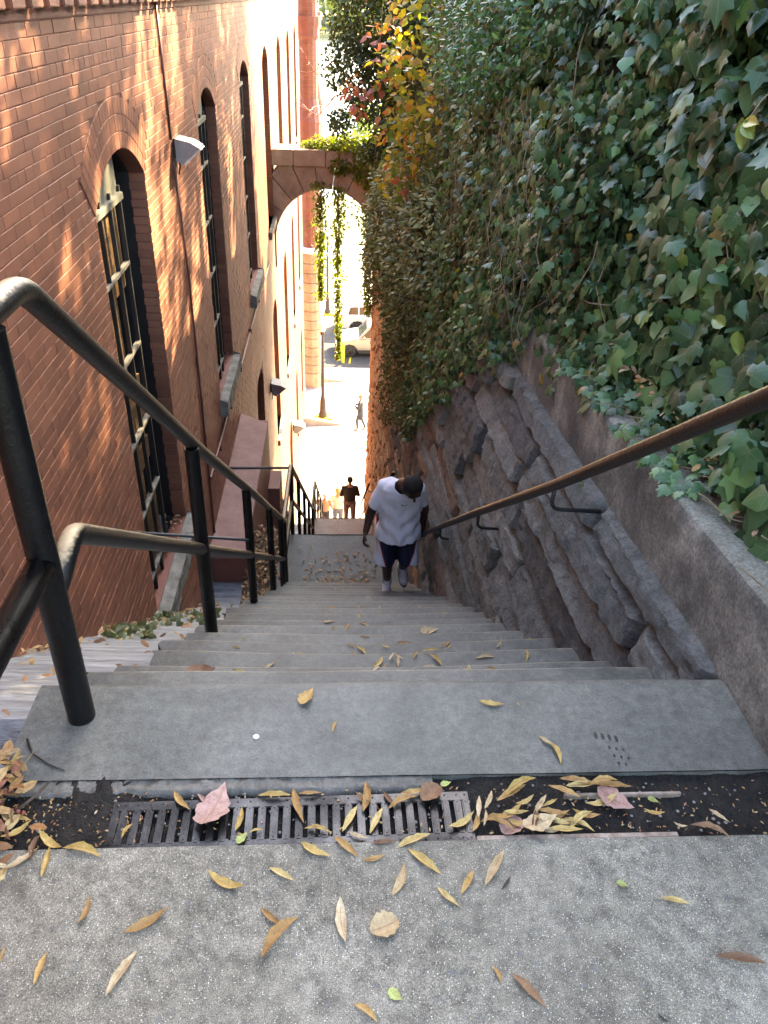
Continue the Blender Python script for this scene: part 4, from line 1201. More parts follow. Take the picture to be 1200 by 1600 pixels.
def shoe(parent, heel, toe, up, mat_a=None):
    heel, toe = Vector(heel), Vector(toe)
    d = (toe - heel).normalized(); L = (toe - heel).length; u = Vector(up).normalized()
    s = d.cross(u).normalized()
    prims = [('cap', heel + d * 0.045 + u * 0.045, heel + d * (L - 0.05) + u * 0.036, 0.044, 0.040), ('cap', heel + d * 0.045 + u * 0.05, heel + d * 0.055 + u * 0.105, 0.044, 0.041),
             ('cap', heel + d * 0.06 + u * 0.09, heel + d * 0.15 + u * 0.055, 0.036, 0.034), ('ell', heel + d * (L - 0.075) + u * 0.036, (0.044, 0.044, 0.036))]
    o = blob('shoe', prims, 0.009, M['shoe'], parent, 2)
    pts = []
    n = 24
    for k in range(n):
        a = 2 * math.pi * k / n
        w = 0.046 + 0.008 * math.cos(a)
        pts.append(heel + d * (L / 2 + math.cos(a) * (L / 2 + 0.004)) + s * math.sin(a) * w)
    mb = MB(); vs = [p - u * 0.006 for p in pts] + [p + u * 0.018 for p in pts]
    mb.add(vs, [tuple(range(n - 1, -1, -1)), tuple(range(n, 2 * n))] + [(k, (k + 1) % n, (k + 1) % n + n, k + n) for k in range(n)])
    mb.build('sole', M['sole'], o)
    mb = MB()
    for k in range(4):
        c = heel + d * (0.085 + 0.022 * k) + u * (0.125 - 0.014 * k)
        mb.tube([c - s * 0.03, c + u * 0.004, c + s * 0.03], 0.0035, 6)
    mb.build('lace', M['whitepaint'], o)
    return o
def hand_prims(wrist, d, palm_n, curl, side, s=1.0):
    """palm, four curled fingers and a thumb"""
    wrist, d, pn = Vector(wrist), Vector(d).normalized(), Vector(palm_n).normalized()
    sd = d.cross(pn).normalized() * side
    pr = []
    palm_c = wrist + d * 0.05 * s
    for o_ in (-0.028, -0.010, 0.010, 0.027):
        pr.append(('cap', wrist + d * 0.01 + sd * o_ * 0.6 * s, wrist + d * 0.088 * s + sd * o_ * s, 0.014 * s, 0.011 * s))
    for i, (o_, L) in enumerate(((-0.028, 0.062), (-0.010, 0.072), (0.010, 0.076), (0.028, 0.066))):
        p = wrist + d * 0.088 * s + sd * o_ * s; r = 0.0098 * s; th = 0.0
        for j in range(3):
            th += curl * (1.0 + 0.3 * j)
            dirv = d * math.cos(th) + pn * math.sin(th)
            q = p + dirv * (L * s * (0.42, 0.32, 0.26)[j])
            pr.append(('cap', p, q, r, r * 0.9)); p = q; r *= 0.92
    t0 = wrist + d * 0.02 * s + sd * 0.024 * s
    t1 = t0 + (d * 0.6 + sd * 0.6 + pn * 0.3).normalized() * 0.036 * s
    t2 = t1 + (d * 0.8 + sd * 0.1 + pn * 0.5 * (1 if curl > 0.3 else 0.3)).normalized() * 0.032 * s
    pr += [('cap', t0, t1, 0.014 * s, 0.012 * s), ('cap', t1, t2, 0.0115 * s, 0.0095 * s)]
    return pr

# --- the man climbing towards the camera, head bowed
MX, MY, MZ = 0.50, 6.10, STEPZ[16]
def mp(x, y, z): return Vector((MX + x, MY + y, MZ + z))
man = empty('person', (0, 0, 0), label='man in white jersey and navy shorts climbing the steps with bowed head', category='person')
hipR, hipL = mp(-.03, -.04, .82), mp(.14, -.04, .82)
pel = mp(.055, -.05, .86)
chest = mp(.055, -.22, 1.20)
neck = mp(.055, -.36, 1.375)
head = mp(.125, -.50, 1.435)
HF = Vector((0.16, -0.64, -0.75)).normalized(); HR = Vector((1, 0.12, 0.10)); HR = (HR - HF * HR.dot(HF)).normalized(); HC = HR.cross(HF).normalized() * 1.0
if HC.z < 0: HC = -HC
def hp(a, b, c_): return head + HR * a + HC * b + HF * c_
shR, shL = mp(-.095, -.27, 1.315), mp(.195, -.27, 1.29)
elR, wrR = mp(-.200, -.20, 1.00), mp(-.245, -.27, .835)
rail_p = Vector(rrp(MY + 0.03))
elL, wrL = mp(.285, -.12, .98), rail_p + Vector((-0.015, -0.085, 0.055))
knR, anR = mp(-.035, -.15, .45), mp(-.015, -.03, .10)
knL, anL = mp(.145, -.17, .47), mp(.125, .03, .20)
def ellm(c_, rx, ry, rz): return ('ellm', c_, (rx, ry, rz))
prims = [('cap', hipR, knR, 0.085, 0.062), ('cap', knR, anR, 0.060, 0.038), ('cap', hipL, knL, 0.085, 0.062), ('cap', knL, anL, 0.060, 0.038),
         ('ell', pel, (0.165, 0.12, 0.12)), ('cap', pel, chest, 0.12, 0.13, (1.15, 0.85)), ('cap', chest, neck, 0.10, 0.058), ('cap', neck + Vector((0, 0.03, -0.02)), head + Vector((-0.015, 0.05, -0.01)), 0.066, 0.060),
         ('cap', shR, elR, 0.056, 0.043), ('cap', elR, wrR, 0.043, 0.029), ('cap', shL, elL, 0.056, 0.043), ('cap', elL, wrL, 0.043, 0.029),
         ('cap', anR, anR + Vector((0, -0.05, -0.04)), 0.030, 0.026), ('cap', anL, anL + Vector((0, -0.04, -0.06)), 0.030, 0.026),
         ('cap', neck + Vector((0, 0.06, -0.07)), shR, 0.06, 0.06), ('cap', neck + Vector((0, 0.06, -0.07)), shL, 0.06, 0.06),
         ('cap', hp(0, .035, -.012), hp(0, -.01, .008), 0.082, 0.080), ('cap', hp(0, .0, .02), hp(0, -.075, .045), 0.066, 0.040),
         ('cap', hp(0, -.012, .088), hp(0, -.045, .108), 0.009, 0.014), ('ell', hp(0, -.072, .082), (0.024, 0.014, 0.011)),
         ('ell', hp(-.082, -.012, -.01), (0.012, 0.022, 0.030)), ('ell', hp(.082, -.012, -.01), (0.012, 0.022, 0.030)),
         ('cap', hp(-.045, .012, .074), hp(-.018, .010, .082), 0.011, 0.010), ('cap', hp(.045, .012, .074), hp(.018, .010, .082), 0.011, 0.010)]
prims += hand_prims(wrR, (wrR - elR) + Vector((0.0, -0.01, -0.03)), (0.75, -0.2, -0.1), 0.50, 1)
body = blob('body', prims + hand_prims(wrL, Vector((0.15, 0.75, -0.35)), (0.3, 0.0, -1.0), 0.60, -1), 0.0085, M['skin'], man, 2)
hair = blob('hair', [('cap', hp(0, .040, -.020), hp(0, -.004, -.008), 0.088, 0.086)], 0.009, M['hair'], man, 1)
bm = bmesh.new(); bm.from_mesh(hair.data)
bmesh.ops.delete(bm, geom=[v for v in bm.verts if (v.co - head).dot(HF) > 0.052 + 0.25 * max(0, (v.co - head).dot(HC) - 0.03) or (v.co - head).dot(HC) < -0.045], context='VERTS'); bm.to_mesh(hair.data); bm.free()
for dx in (-0.030, 0.030):
    mb = MB(); mb.lathe([(0.002, -0.008), (0.007, -0.005), (0.0085, 0), (0.007, 0.005), (0.002, 0.008)], tuple(hp(dx, -0.006, 0.071)), 10); mb.build('eye', M['sole'], man, smooth=True)
X0 = MX + .055
shp = [('loft', [(X0, MY - .09, MZ + .64, .207, .182, 2.6), (X0, MY - .11, MZ + .78, .200, .168, 2.6), (X0, MY - .16, MZ + .95, .183, .138, 2.6), (X0, MY - .215, MZ + 1.12, .182, .128, 2.6),
                 (X0 - .002, MY - .265, MZ + 1.24, .178, .120, 2.5), (X0 - .005, MY - .30, MZ + 1.32, .170, .098, 2.4), (X0 - .008, MY - .325, MZ + 1.375, .115, .07, 2.2), (X0 - .01, MY - .34, MZ + 1.405, .06, .04, 2)]),
       ('cap', shR + Vector((0.05, 0, 0.01)), shR, 0.072, 0.066), ('cap', shL + Vector((-0.05, 0, 0.01)), shL, 0.072, 0.066),
       ('cap', shR, lerp(shR, elR, 0.78) + Vector((0.004, 0, 0)), 0.062, 0.068), ('cap', shL, lerp(shL, elL, 0.72) + Vector((-0.012, 0, 0)), 0.062, 0.066)]
shirt = blob('jersey', shp, 0.010, M['shirt'], man, 4)
bm = bmesh.new(); bm.from_mesh(shirt.data)
def inside_cut(c_):
    if c_.z < MZ + 0.675 + 0.035 * clamp(abs(c_.x - X0) / 0.22, 0, 1) ** 2: return True
    for s_, e_, f in ((shR, elR, 0.74), (shL, elL, 0.68)):
        d = (e_ - s_); t = (c_ - s_).dot(d) / d.length_squared
        q = s_ + d * t
        if t > f and t < 1.4 and (c_ - q).length < 0.10 and (c_.x - X0 < -0.214 or c_.x - X0 > 0.208): return True
    return (c_ - mp(.075, -.42, 1.405)).length < 0.098
bmesh.ops.delete(bm, geom=[v for v in bm.verts if inside_cut(v.co)], context='VERTS')
bm.normal_update()
for v in bm.verts:
    w = clamp((MZ + 1.25 - v.co.z) / 0.3, 0.12, 1)
    dx = v.co.x - X0; dz = v.co.z - MZ
    f = 0.0065 * w * math.sin(dx * 62 + dz * 10 + 3 * nz(v.co.x * 3, v.co.y * 3, v.co.z * 3)) + 0.006 * w * math.sin(abs(dx) * 38 - dz * 34 + 2) + 0.007 * nz(v.co.x * 9, v.co.y * 9, v.co.z * 5, 1)
    f += 0.010 * clamp((0.86 - dz) / 0.2, 0, 1) * math.sin(dx * 30 + 1.2)
    v.co += v.normal * f
bm.to_mesh(shirt.data); bm.free()
bmn = bmesh.new(); bmn.from_mesh(shirt.data); bmn.verts.ensure_lookup_table()
swoosh(shirt, M['sole'], MX + 0.085, MZ + 1.175, MY - 0.9, shirt, 1.1)
bvh = BVHTree.FromBMesh(bmn)
line = []
for k in range(9):
    t = k / 8; p = lerp(mp(-.150, -.33, 1.7), mp(-.075, -.42, 1.7), t)
    hh = bvh.ray_cast(p, Vector((0, 0, -1)))
    if hh[0] is not None: line.append(hh[0] + Vector((0, -0.002, 0.003)))
if len(line) > 2:
    mb = MB(); mb.tube(line, 0.0045, 6); mb.build('shoulder_piping', M['sole'], shirt)
bmn.free()
shirt.modifiers.new('solid', 'SOLIDIFY').thickness = 0.004
def short_col(c_):
    t = clamp((MZ + 0.80 - c_.z) / 0.40, 0, 1)
    lim = 0.190 - 0.095 * t ** 1.2
    a_ = abs(c_.x - X0)
    if a_ > lim + 0.011: return 1
    if a_ > lim: return 2
    return 0
shorts = blob('shorts', [('loft', [(X0, MY - .05, MZ + .94, .16, .13, 2.4), (X0, MY - .06, MZ + .80, .215, .155, 2.5), (X0, MY - .08, MZ + .66, .225, .15, 2.5)]),
    ('cap', hipR + Vector((-.01, -.02, 0)), mp(-.050, -.135, .42), 0.104, 0.102, (1, 1.05)), ('cap', hipL + Vector((.01, -.02, 0)), mp(.162, -.150, .44), 0.104, 0.100, (1, 1.05))], 0.0075, [M['navy'], M['whiteside'], M['redpipe']], man, 3, short_col)
bm = bmesh.new(); bm.from_mesh(shorts.data)
bmesh.ops.delete(bm, geom=[v for v in bm.verts if v.co.z < MZ + (0.405 if v.co.x < X0 else 0.42)], context='VERTS')
bm.normal_update()
for v in bm.verts: v.co += v.normal * (0.009 * math.sin(v.co.x * 48 + v.co.z * 12) * clamp((MZ + 0.8 - v.co.z) / 0.3, 0, 1))
bm.to_mesh(shorts.data); bm.free()
shorts.modifiers.new('solid', 'SOLIDIFY').thickness = 0.004
shoe(man, mp(-.005, .05, .004), mp(-.040, -.20, .004), (0, 0, 1))
shoe(man, mp(.122, .10, .235), mp(.150, -.075, .045), (0, -0.72, 0.69))
mb = MB(); mb.tube([anR + Vector((0, 0, -0.01)), anR + Vector((0, -0.004, 0.085))], [0.049, 0.047], 14); mb.build('sock', M['sock'], man, smooth=True)
mb = MB(); mb.tube([anL + Vector((0, 0, -0.01)), anL + Vector((0, -0.03, 0.07))], [0.049, 0.047], 14); mb.build('sock', M['sock'], man, smooth=True)

def walker(x, y, z, h, face, label, top, legs, hairc, skin, stride=0.12, bag=False, arms='fold', long_hair=False, sleeve=0.9, coat=False):
    """small distant figure seen from behind or the side; face is the heading in degrees (0 walks away from the camera)"""
    e = empty('person', (x, y, z), R(face), label=label, category='person')
    k = h / 1.75
    V = lambda a, b, c: Vector((a * k, b * k, c * k))
    P = [('cap', V(-.09, 0, .92), V(-.10, stride, .50), .085 * k, .055 * k), ('cap', V(-.10, stride, .50), V(-.10, stride * 0.8, .09), .055 * k, .036 * k),
         ('cap', V(.09, 0, .92), V(.10, -stride * .3, .50), .085 * k, .055 * k), ('cap', V(.10, -stride * .3, .50), V(.10, -stride * 1.4, .10), .055 * k, .036 * k),
         ('ell', V(0, 0, .96), (.155 * k, .11 * k, .12 * k)), ('cap', V(0, 0, 1.0), V(0, 0, 1.36), .12 * k, .135 * k, (1.2, .8)), ('cap', V(0, 0, 1.38), V(0, .01, 1.55), .06 * k, .05 * k),
         ('ell', V(0, .015, 1.64), (.075 * k, .09 * k, .105 * k)), ('cap', V(0, .09, 1.62), V(0, .105, 1.60), .012 * k, .014 * k), ('ell', V(-.076, 0, 1.63), (.01 * k, .02 * k, .03 * k)), ('ell', V(.076, 0, 1.63), (.01 * k, .02 * k, .03 * k)),
         ('cap', V(-.10, stride * .8, .06), V(-.10, stride * .8 + .15, .04), .038 * k, .03 * k), ('cap', V(.10, -stride * 1.4, .07), V(.10, -stride * 1.4 + .15, .04), .038 * k, .03 * k)]
    if arms == 'fold': A = [((-.175, 0, 1.40), (-.245, .02, 1.14), (-.10, .16, 1.12)), ((.175, 0, 1.40), (.245, .02, 1.14), (.10, .17, 1.14))]
    elif arms == 'phone': A = [((-.20, 0, 1.42), (-.23, .06, 1.15), (-.08, .28, 1.22)), ((.20, 0, 1.42), (.24, .04, 1.14), (.06, .28, 1.22))]
    else: A = [((-.19, 0, 1.42), (-.26, -.02, 1.13), (-.30, .08, .95)), ((.19, 0, 1.42), (.27, -.02, 1.13), (.30, .08, .97))]
    for (s_, e_, w_) in A:
        P += [('cap', V(*s_), V(*e_), .05 * k, .042 * k), ('cap', V(*e_), V(*w_), .04 * k, .028 * k)]
        P += hand_prims(V(*w_), V(*w_) - V(*e_), (0, 0.3, -1), 0.5, 1 if s_[0] < 0 else -1, k)
    blob('body', P, 0.013, skin, e, 1)
    T = [('cap', V(0, 0, 1.0), V(0, 0, 1.34), .138 * k, .145 * k, (1.22, .86)), ('cap', V(-.03, 0, 1.42), V(-.155, 0, 1.385), .075 * k, .060 * k), ('cap', V(.03, 0, 1.42), V(.155, 0, 1.385), .075 * k, .060 * k)]
    if coat: T.append(('cap', V(0, 0, .66), V(0, 0, 1.1), .17 * k, .145 * k, (1.1, .85)))
    for (s_, e_, w_) in A:
        T.append(('cap', V(*s_), V(*e_), .064 * k, .054 * k))
        if sleeve > 0.5: T.append(('cap', V(*e_), lerp(V(*e_), V(*w_), sleeve), .052 * k, .04 * k))
    blob('coat' if coat else 'top', T, 0.015, top, e, 2)
    blob('trousers', [('ell', V(0, 0, .95), (.168 * k, .122 * k, .12 * k)), ('cap', V(-.09, 0, .90), V(-.10, stride, .50), .098 * k, .068 * k), ('cap', V(-.10, stride, .50), V(-.10, stride * 0.8, .13), .068 * k, .056 * k),
         ('cap', V(.09, 0, .90), V(.10, -stride * .3, .50), .098 * k, .068 * k), ('cap', V(.10, -stride * .3, .50), V(.10, -stride * 1.4, .14), .068 * k, .056 * k)], 0.015, legs, e, 2)
    H = [('ell', V(0, -.012, 1.665), (.085 * k, .092 * k, .10 * k))]
    if long_hair: H += [('cap', V(0, -.05, 1.64), V(0, -.07, 1.46), .08 * k, .06 * k)]
    blob('hair', H, 0.014, hairc, e, 1)
    for sx, sy in ((-.10, stride * .8), (.10, -stride * 1.4)):
        mb = MB(); mb.bbox((sx - .045) * k, (sx + .045) * k, (sy - .06) * k, (sy + .20) * k, 0.005, .05 * k, .012); mb.build('shoe', M['shoe'] if not coat else M['whitepaint'], e)
    if bag:
        mb = MB(); mb.bbox(.14 * k, .22 * k, -.02 * k, .28 * k, .84 * k, 1.06 * k, .015); b = mb.build('handbag', M['whitepaint'], e)
        mb = MB(); mb.tube([V(.18, .0, 1.05), V(.12, .02, 1.30), V(-.02, .03, 1.47), V(-.14, -.03, 1.36)], .008, 6); mb.build('strap', M['sole'], b)
    return e
walker(0.345, 18.6, prof(18.6) - 0.05, 1.70, 0, 'dark-haired man seen from behind in black top and brown trousers on the lowest flight', cloth('black_top', (0.02, 0.018, 0.018)), cloth('brown_trousers', (0.16, 0.10, 0.085)), M['hair'], M['skinlight'], 0.05, sleeve=0.95)
walker(0.02, 20.3, prof(20.3) - 0.06, 1.60, 0, 'fair-haired woman in white top and jeans walking between the two other people', cloth('white_top', (0.72, 0.70, 0.68)), cloth('blue_jeans', (0.16, 0.20, 0.27)), cloth('fair_hair', (0.45, 0.30, 0.13)), M['skinlight'], 0.08, arms='down', long_hair=True, sleeve=0.2)
walker(-0.37, 20.0, prof(20.0) - 0.06, 1.36, 0, 'person in tan short-sleeved top and dark leggings, nearest the left rail of the lowest flight', cloth('tan_top', (0.50, 0.36, 0.24)), cloth('dark_leggings', (0.07, 0.07, 0.085)), cloth('pale_hair', (0.6, 0.52, 0.42)), M['skinlight'], 0.06, arms='down', sleeve=0.2)
walker(1.0, 31.5, STZ, 1.68, 75, 'lone pedestrian in long dark coat with pale bag, standing in the sunlit street', cloth('dark_coat', (0.05, 0.05, 0.06)), cloth('grey_trousers', (0.07, 0.07, 0.08)), cloth('sandy_hair', (0.40, 0.24, 0.10)), M['skinlight'], 0.14, bag=True, arms='phone', coat=True)

# ================================================================== street, car park and river beyond
mb = MB(); mb.grid(lambda u, v: (lerp(-60, 120, u), lerp(STY - 0.02, 62, v), STZ + 0.02 * nz(u * 20, v * 6, 0, 1)), 40, 20); mb.build('street', M['street'], smooth=True, kind='structure')
mb = MB(); mb.add([(-1.3, 38.5, STZ + 0.03), (14, 38.2, STZ + 0.03), (14, 46, STZ + 0.03), (-1.6, 46, STZ + 0.03)], [(0, 1, 2, 3)]); mb.build('car_park', M['asphalt'], kind='structure')
mb = MB()
for x in (0.55, 3.2, 5.9): mb.add([(x, 38.9, STZ + 0.035), (x + 0.1, 38.9, STZ + 0.035), (x + 0.5, 44, STZ + 0.035), (x + 0.4, 44, STZ + 0.035)], [(0, 1, 2, 3)])
mb.build('parking_line', M['yellow'], kind='structure')
mb = MB(); mb.grid(lambda u, v: (lerp(-400, 500, u), lerp(61, 110, v), lerp(STZ - 0.3, -21, v ** 0.6)), 30, 8); mb.build('river_bank', M['rivergreen'], smooth=True, kind='structure')
mb = MB(); mb.add([(-1500, 105, -21), (1500, 105, -21), (1500, 620, -21), (-1500, 620, -21)], [(0, 1, 2, 3)]); mb.build('river', M['water'], kind='structure')
mb = MB(); mb.grid(lambda u, v: (lerp(-1500, 1500, u), lerp(600, 1800, v), -21 + 34 * (min(1, v * 3)) ** 0.8 + 8 * nz(u * 14, v * 4, 0, 1)), 80, 20); mb.build('far_hills', M['rivergreen'], smooth=True, kind='structure')
mb = MB(); mb.grid(lambda u, v: (lerp(-1500, 1500, u), lerp(-400, 62, v), STZ - 0.4 + (0 if v > 0.99 else 0)), 4, 4); mb.build('ground', M['rivergreen'], kind='structure')
for (x1, y1, x2, h, lab) in ((0.42, 36.6, 5, 0.34, 'low tapering kerb wall by the foot of the brick corner, farther from the stairs'), (0.28, 31.9, 5, 0.34, 'low tapering kerb wall by the foot of the brick corner, nearer the stairs')):
    mb = MB(); mb.prism([(-1.5, STZ - 0.1), (x1, STZ - 0.1), (x1, STZ + 0.03), (-1.5, STZ + h)], y1, y1 + 0.18, 'y')
    tag(mb.build('kerb_wall', M['kerb']), lab, 'kerb')
def turret(x, y, w, lab, ztop=3.0):
    t = empty('brick_turret', (0, 0, 0), label=lab, category='turret')
    mb = MB()
    mb.lathe([(w * 0.62, STZ), (w * 0.60, -13.9)], (x, y, 0), 12)
    mb.build('plinth', M['ashlar'], t)
    zz = -13.9
    while zz < -8.6:
        mb = MB(); mb.lathe([(w * 0.54, zz + 0.01), (w * 0.57, zz + 0.04), (w * 0.57, zz + 0.40), (w * 0.54, zz + 0.43)], (x, y, 0), 12); mb.build('stone', M['ashlar'], t)
        zz += 0.44
    mb = MB(); mb.lathe([(w * 0.60, zz), (w * 0.64, zz + 0.10), (w * 0.58, zz + 0.25)], (x, y, 0), 12); mb.build('band', M['whitepaint'], t)
    mb = MB(); mb.lathe([(w * 0.46, zz + 0.2), (w * 0.46, ztop)], (x, y, 0), 12); o = mb.build('shaft', M['brick_flat'], t); weighted(o, 25)
    mb = MB(); mb.lathe([(w * 0.46, -4.6), (w * 0.60, -4.3), (w * 0.60, -3.0), (w * 0.64, -2.9), (w * 0.60, -2.75), (w * 0.30, -1.2)], (x, y, 0), 12); o = mb.build('corbelled_collar', M['redpaint'], t); weighted(o, 25)
    mb = MB(); mb.lathe([(w * 0.46, 0.0), (w * 0.56, 0.15), (w * 0.56, 0.4), (w * 0.62, 0.5), (w * 0.62, 0.8)], (x, y, 0), 12); o = mb.build('cornice', M['redpaint'], t); weighted(o, 25)
    return t
turret(-1.22, 36.3, 0.80, 'nearer round brick turret on a buff stone base, at the far building corner')
turret(-1.38, 44.0, 0.95, 'farther brick turret seen just behind the nearer one', 1.5)

def car(x, y, rz_, body, label):
    c = empty('parked_car', (x, y, STZ + 0.035), rz_, label=label, category='car')
    L, W = 4.4, 1.82
    low = [(0.02, 0.34), (0.06, 0.62), (0.25, 0.86), (1.15, 1.02), (4.1, 1.06), (4.34, 0.95), (4.40, 0.55), (4.36, 0.30), (3.95, 0.24), (3.88, 0.45), (3.72, 0.64), (3.45, 0.70), (3.18, 0.64), (3.02, 0.45), (2.95, 0.24), (1.22, 0.24), (1.15, 0.45), (0.99, 0.64), (0.75, 0.70), (0.52, 0.64), (0.38, 0.45), (0.33, 0.26)]
    mb = MB(); mb.prism([(p - L / 2, q) for p, q in low], -W / 2, W / 2, 'y'); o = mb.build('body', body, c)
    bv = o.modifiers.new('b', 'BEVEL'); bv.width = 0.05; bv.segments = 3; bv.limit_method = 'ANGLE'; bv.angle_limit = R(30); weighted(o, 35)
    cab = [(1.20, 1.0), (1.75, 1.60), (2.1, 1.68), (3.95, 1.66), (4.30, 1.04)]
    def cabin(s, zadd=0):
        vs = []
        for sy in (-1, 1):
            for (p, q) in cab:
                tw = 1 - 0.20 * clamp((q - 1.0) / 0.63, 0, 1)
                vs.append((p - L / 2, sy * W / 2 * tw * s, q + zadd))
        n = len(cab)
        return vs, [tuple(range(n)), tuple(range(2 * n - 1, n - 1, -1))] + [(k, (k + 1) % n, (k + 1) % n + n, k + n) for k in range(n)]
    mb = MB(); mb.add(*cabin(0.985)); o = mb.build('roof', body, c); bv = o.modifiers.new('b', 'BEVEL'); bv.width = 0.04; bv.segments = 3; weighted(o, 35)
    def side(u0, u1, sy):
        zt = lambda p: 1.50 if p > 1.85 else lerp(1.08, 1.50, (p - 1.30) / 0.55)
        pts = []
        for p, q in ((u0, 1.08), (u1, 1.08), (u1 - (0.12 if u1 > 3.8 else 0), 1.50 if u1 < 3.8 else 1.44), (max(u0, 1.80), 1.50)):
            tw = 1 - 0.20 * clamp((q - 1.0) / 0.63, 0, 1)
            pts.append((p - L / 2, sy * (W / 2 * tw * 0.985 + 0.006), q))
        return pts
    for sy in (-1, 1):
        for (a, b) in ((1.36, 2.42), (2.50, 3.35), (3.42, 3.98)):
            mb = MB(); mb.add(side(a, b, sy), [(0, 1, 2, 3)]); mb.build('window', M['glass'], c)
        mb = MB(); mb.bbox(2.36 - L / 2, 2.50 - L / 2, sy * W / 2 - 0.012, sy * W / 2 + 0.025, 0.92, 0.955, 0.004); mb.build('door_handle', M['sole'], c)
        mb = MB(); mb.bbox(1.2 - L / 2, 2.95 - L / 2, sy * W / 2 - 0.02, sy * W / 2 + 0.012, 0.28, 0.42, 0.01); mb.build('side_trim', M['sole'], c)
        mb = MB(); mb.bbox(1.45 - L / 2, 1.60 - L / 2, sy * (W / 2 + 0.02) - 0.08, sy * (W / 2 + 0.02) + 0.08, 1.06, 1.20, 0.03); mb.build('mirror', body, c)
        mb = MB(); mb.bbox(1.9 - L / 2, 3.7 - L / 2, sy * 0.62 - 0.015, sy * 0.62 + 0.015, 1.65, 1.69, 0.01); mb.build('roof_rail', M['sole'], c)
        for px in (0.75, 3.45):
            mb = MB(); mb.lathe([(0.20, -0.11), (0.31, -0.11), (0.345, -0.07), (0.345, 0.07), (0.31, 0.11), (0.20, 0.11)], (px - L / 2, sy * (W / 2 - 0.12), 0.345), 24, 'y'); w_ = mb.build('wheel', M['sole'], c); weighted(w_, 35)
            mb = MB(); mb.lathe([(0.215, -0.10), (0.20, -0.115)], (px - L / 2, sy * (W / 2 - 0.12), 0.345), 24, 'y'); mb.lathe([(0.21, 0.10), (0.19, 0.112)], (px - L / 2, sy * (W / 2 - 0.12), 0.345), 24, 'y')
            for k in range(5):
                a = 2 * math.pi * k / 5
                cx, cz = px - L / 2, 0.345
                mb.tube([(cx, sy * (W / 2 - 0.01), cz), (cx + 0.19 * math.cos(a), sy * (W / 2 - 0.015), cz + 0.19 * math.sin(a))], 0.025, 6)
            mb.build('rim', M['steel'], w_)
        mb = MB(); mb.bbox(0.02 - L / 2, 0.30 - L / 2, sy * 0.70 - 0.14, sy * 0.70 + 0.14, 0.68, 0.82, 0.03); mb.build('headlight', M['lampglass'], c)
        mb = MB(); mb.bbox(4.24 - L / 2, 4.42 - L / 2, sy * 0.72 - 0.13, sy * 0.72 + 0.13, 0.80, 0.98, 0.02); mb.build('tail_light', M['redleaf'] if False else M['redpipe'], c)
    mb = MB(); mb.add([(1.26 - L / 2, -0.70, 1.07), (1.26 - L / 2, 0.70, 1.07), (1.67 - L / 2, 0.62, 1.51), (1.67 - L / 2, -0.62, 1.51)], [(0, 1, 2, 3)])
    mb.v = [(p[0] - 0.012, p[1], p[2] + 0.012) for p in mb.v]; mb.build('windscreen', M['glass'], c)
    mb = MB(); mb.bbox(-L / 2 - 0.01, -L / 2 + 0.08, -0.5, 0.5, 0.42, 0.68, 0.02); mb.build('grille', M['sole'], c)
    return c
t_ = NT('champagne_car_paint'); carp = t_.done(t_.principled((0.30, 0.27, 0.21), 0.25, None, 0.4, 0.5, **{'Coat Weight': 0.6}))
t_ = NT('white_car_paint'); carw = t_.done(t_.principled((0.55, 0.55, 0.55), 0.22, None, 0.0, 0.5, **{'Coat Weight': 0.6}))
car(2.05, 40.6, 0, carp, 'champagne-coloured SUV parked side-on beside the yellow bollard')
car(2.35, 44.2, R(180), carw, 'white car with dark windows parked behind the champagne SUV')
bo = empty('bollard', (0.27, 39.0, STZ + 0.03), label='yellow steel bollard in front of the SUV', category='bollard')
mb = MB(); mb.lathe([(0.085, 0), (0.085, 0.98), (0.07, 1.03), (0.03, 1.06)], (0, 0, 0), 16); weighted(mb.build('pipe', M['yellow'], bo), 40)
def streetlamp(x, y, h, label):
    l_ = empty('street_lamp', (x, y, STZ), label=label, category='street lamp')
    mb = MB(); mb.bbox(-0.35, 0.45, -0.3, 0.3, 0.0, 0.10, 0.02); mb.build('kerb_block', M['yellow'], l_)
    mb = MB(); mb.lathe([(0.20, 0.1), (0.20, 0.25), (0.15, 0.35), (0.13, 0.9), (0.10, 1.0), (0.085, 1.1), (0.06, h - 0.2), (0.09, h - 0.15), (0.09, h)], (0, 0, 0), 16); weighted(mb.build('pole', M['ironpost'], l_), 30)
    mb = MB(); mb.lathe([(0.10, h), (0.20, h + 0.35), (0.22, h + 0.40), (0.05, h + 0.62), (0.02, h + 0.75)], (0, 0, 0), 12); weighted(mb.build('lantern', M['lampglass'], l_), 30)
streetlamp(-0.66, 32.6, 4.1, 'dark brown street lamp on a yellow kerb block in the sunlit street')
streetlamp(-0.62, 46.5, 4.6, 'more distant street lamp beyond the car park, behind the hanging vine')
# ================================================================== foliage
M['leaf_lime'] = m_leaf('lime_leaf', [(0, (0.16, 0.22, 0.05)), (1, (0.20, 0.26, 0.07))], 'obj')
M['leaf_gold'] = m_leaf('golden_leaf', [(0, (0.42, 0.36, 0.09)), (1, (0.46, 0.38, 0.10))], 'obj')
def tmpl(pts, centre=None, cz=0.0, droop=0.0):
    """2D outline -> (verts, tris, uv): a fan with a raised or lowered middle; y runs from stalk to tip, unit length"""
    V = [(centre[0], centre[1], cz)] + [(p[0], p[1], p[2] if len(p) > 2 else -droop * (abs(p[0]) ** 1.5 + max(0, p[1] - 0.6))) for p in pts]
    n = len(pts)
    F = [(0, 1 + k, 1 + (k + 1) % n) for k in range(n)]
    return np.array(V, float), np.array(F, int)
half = [(0.0, 0.06), (0.17, -0.06), (0.36, 0.02), (0.52, 0.26), (0.34, 0.36), (0.42, 0.62), (0.20, 0.62)]
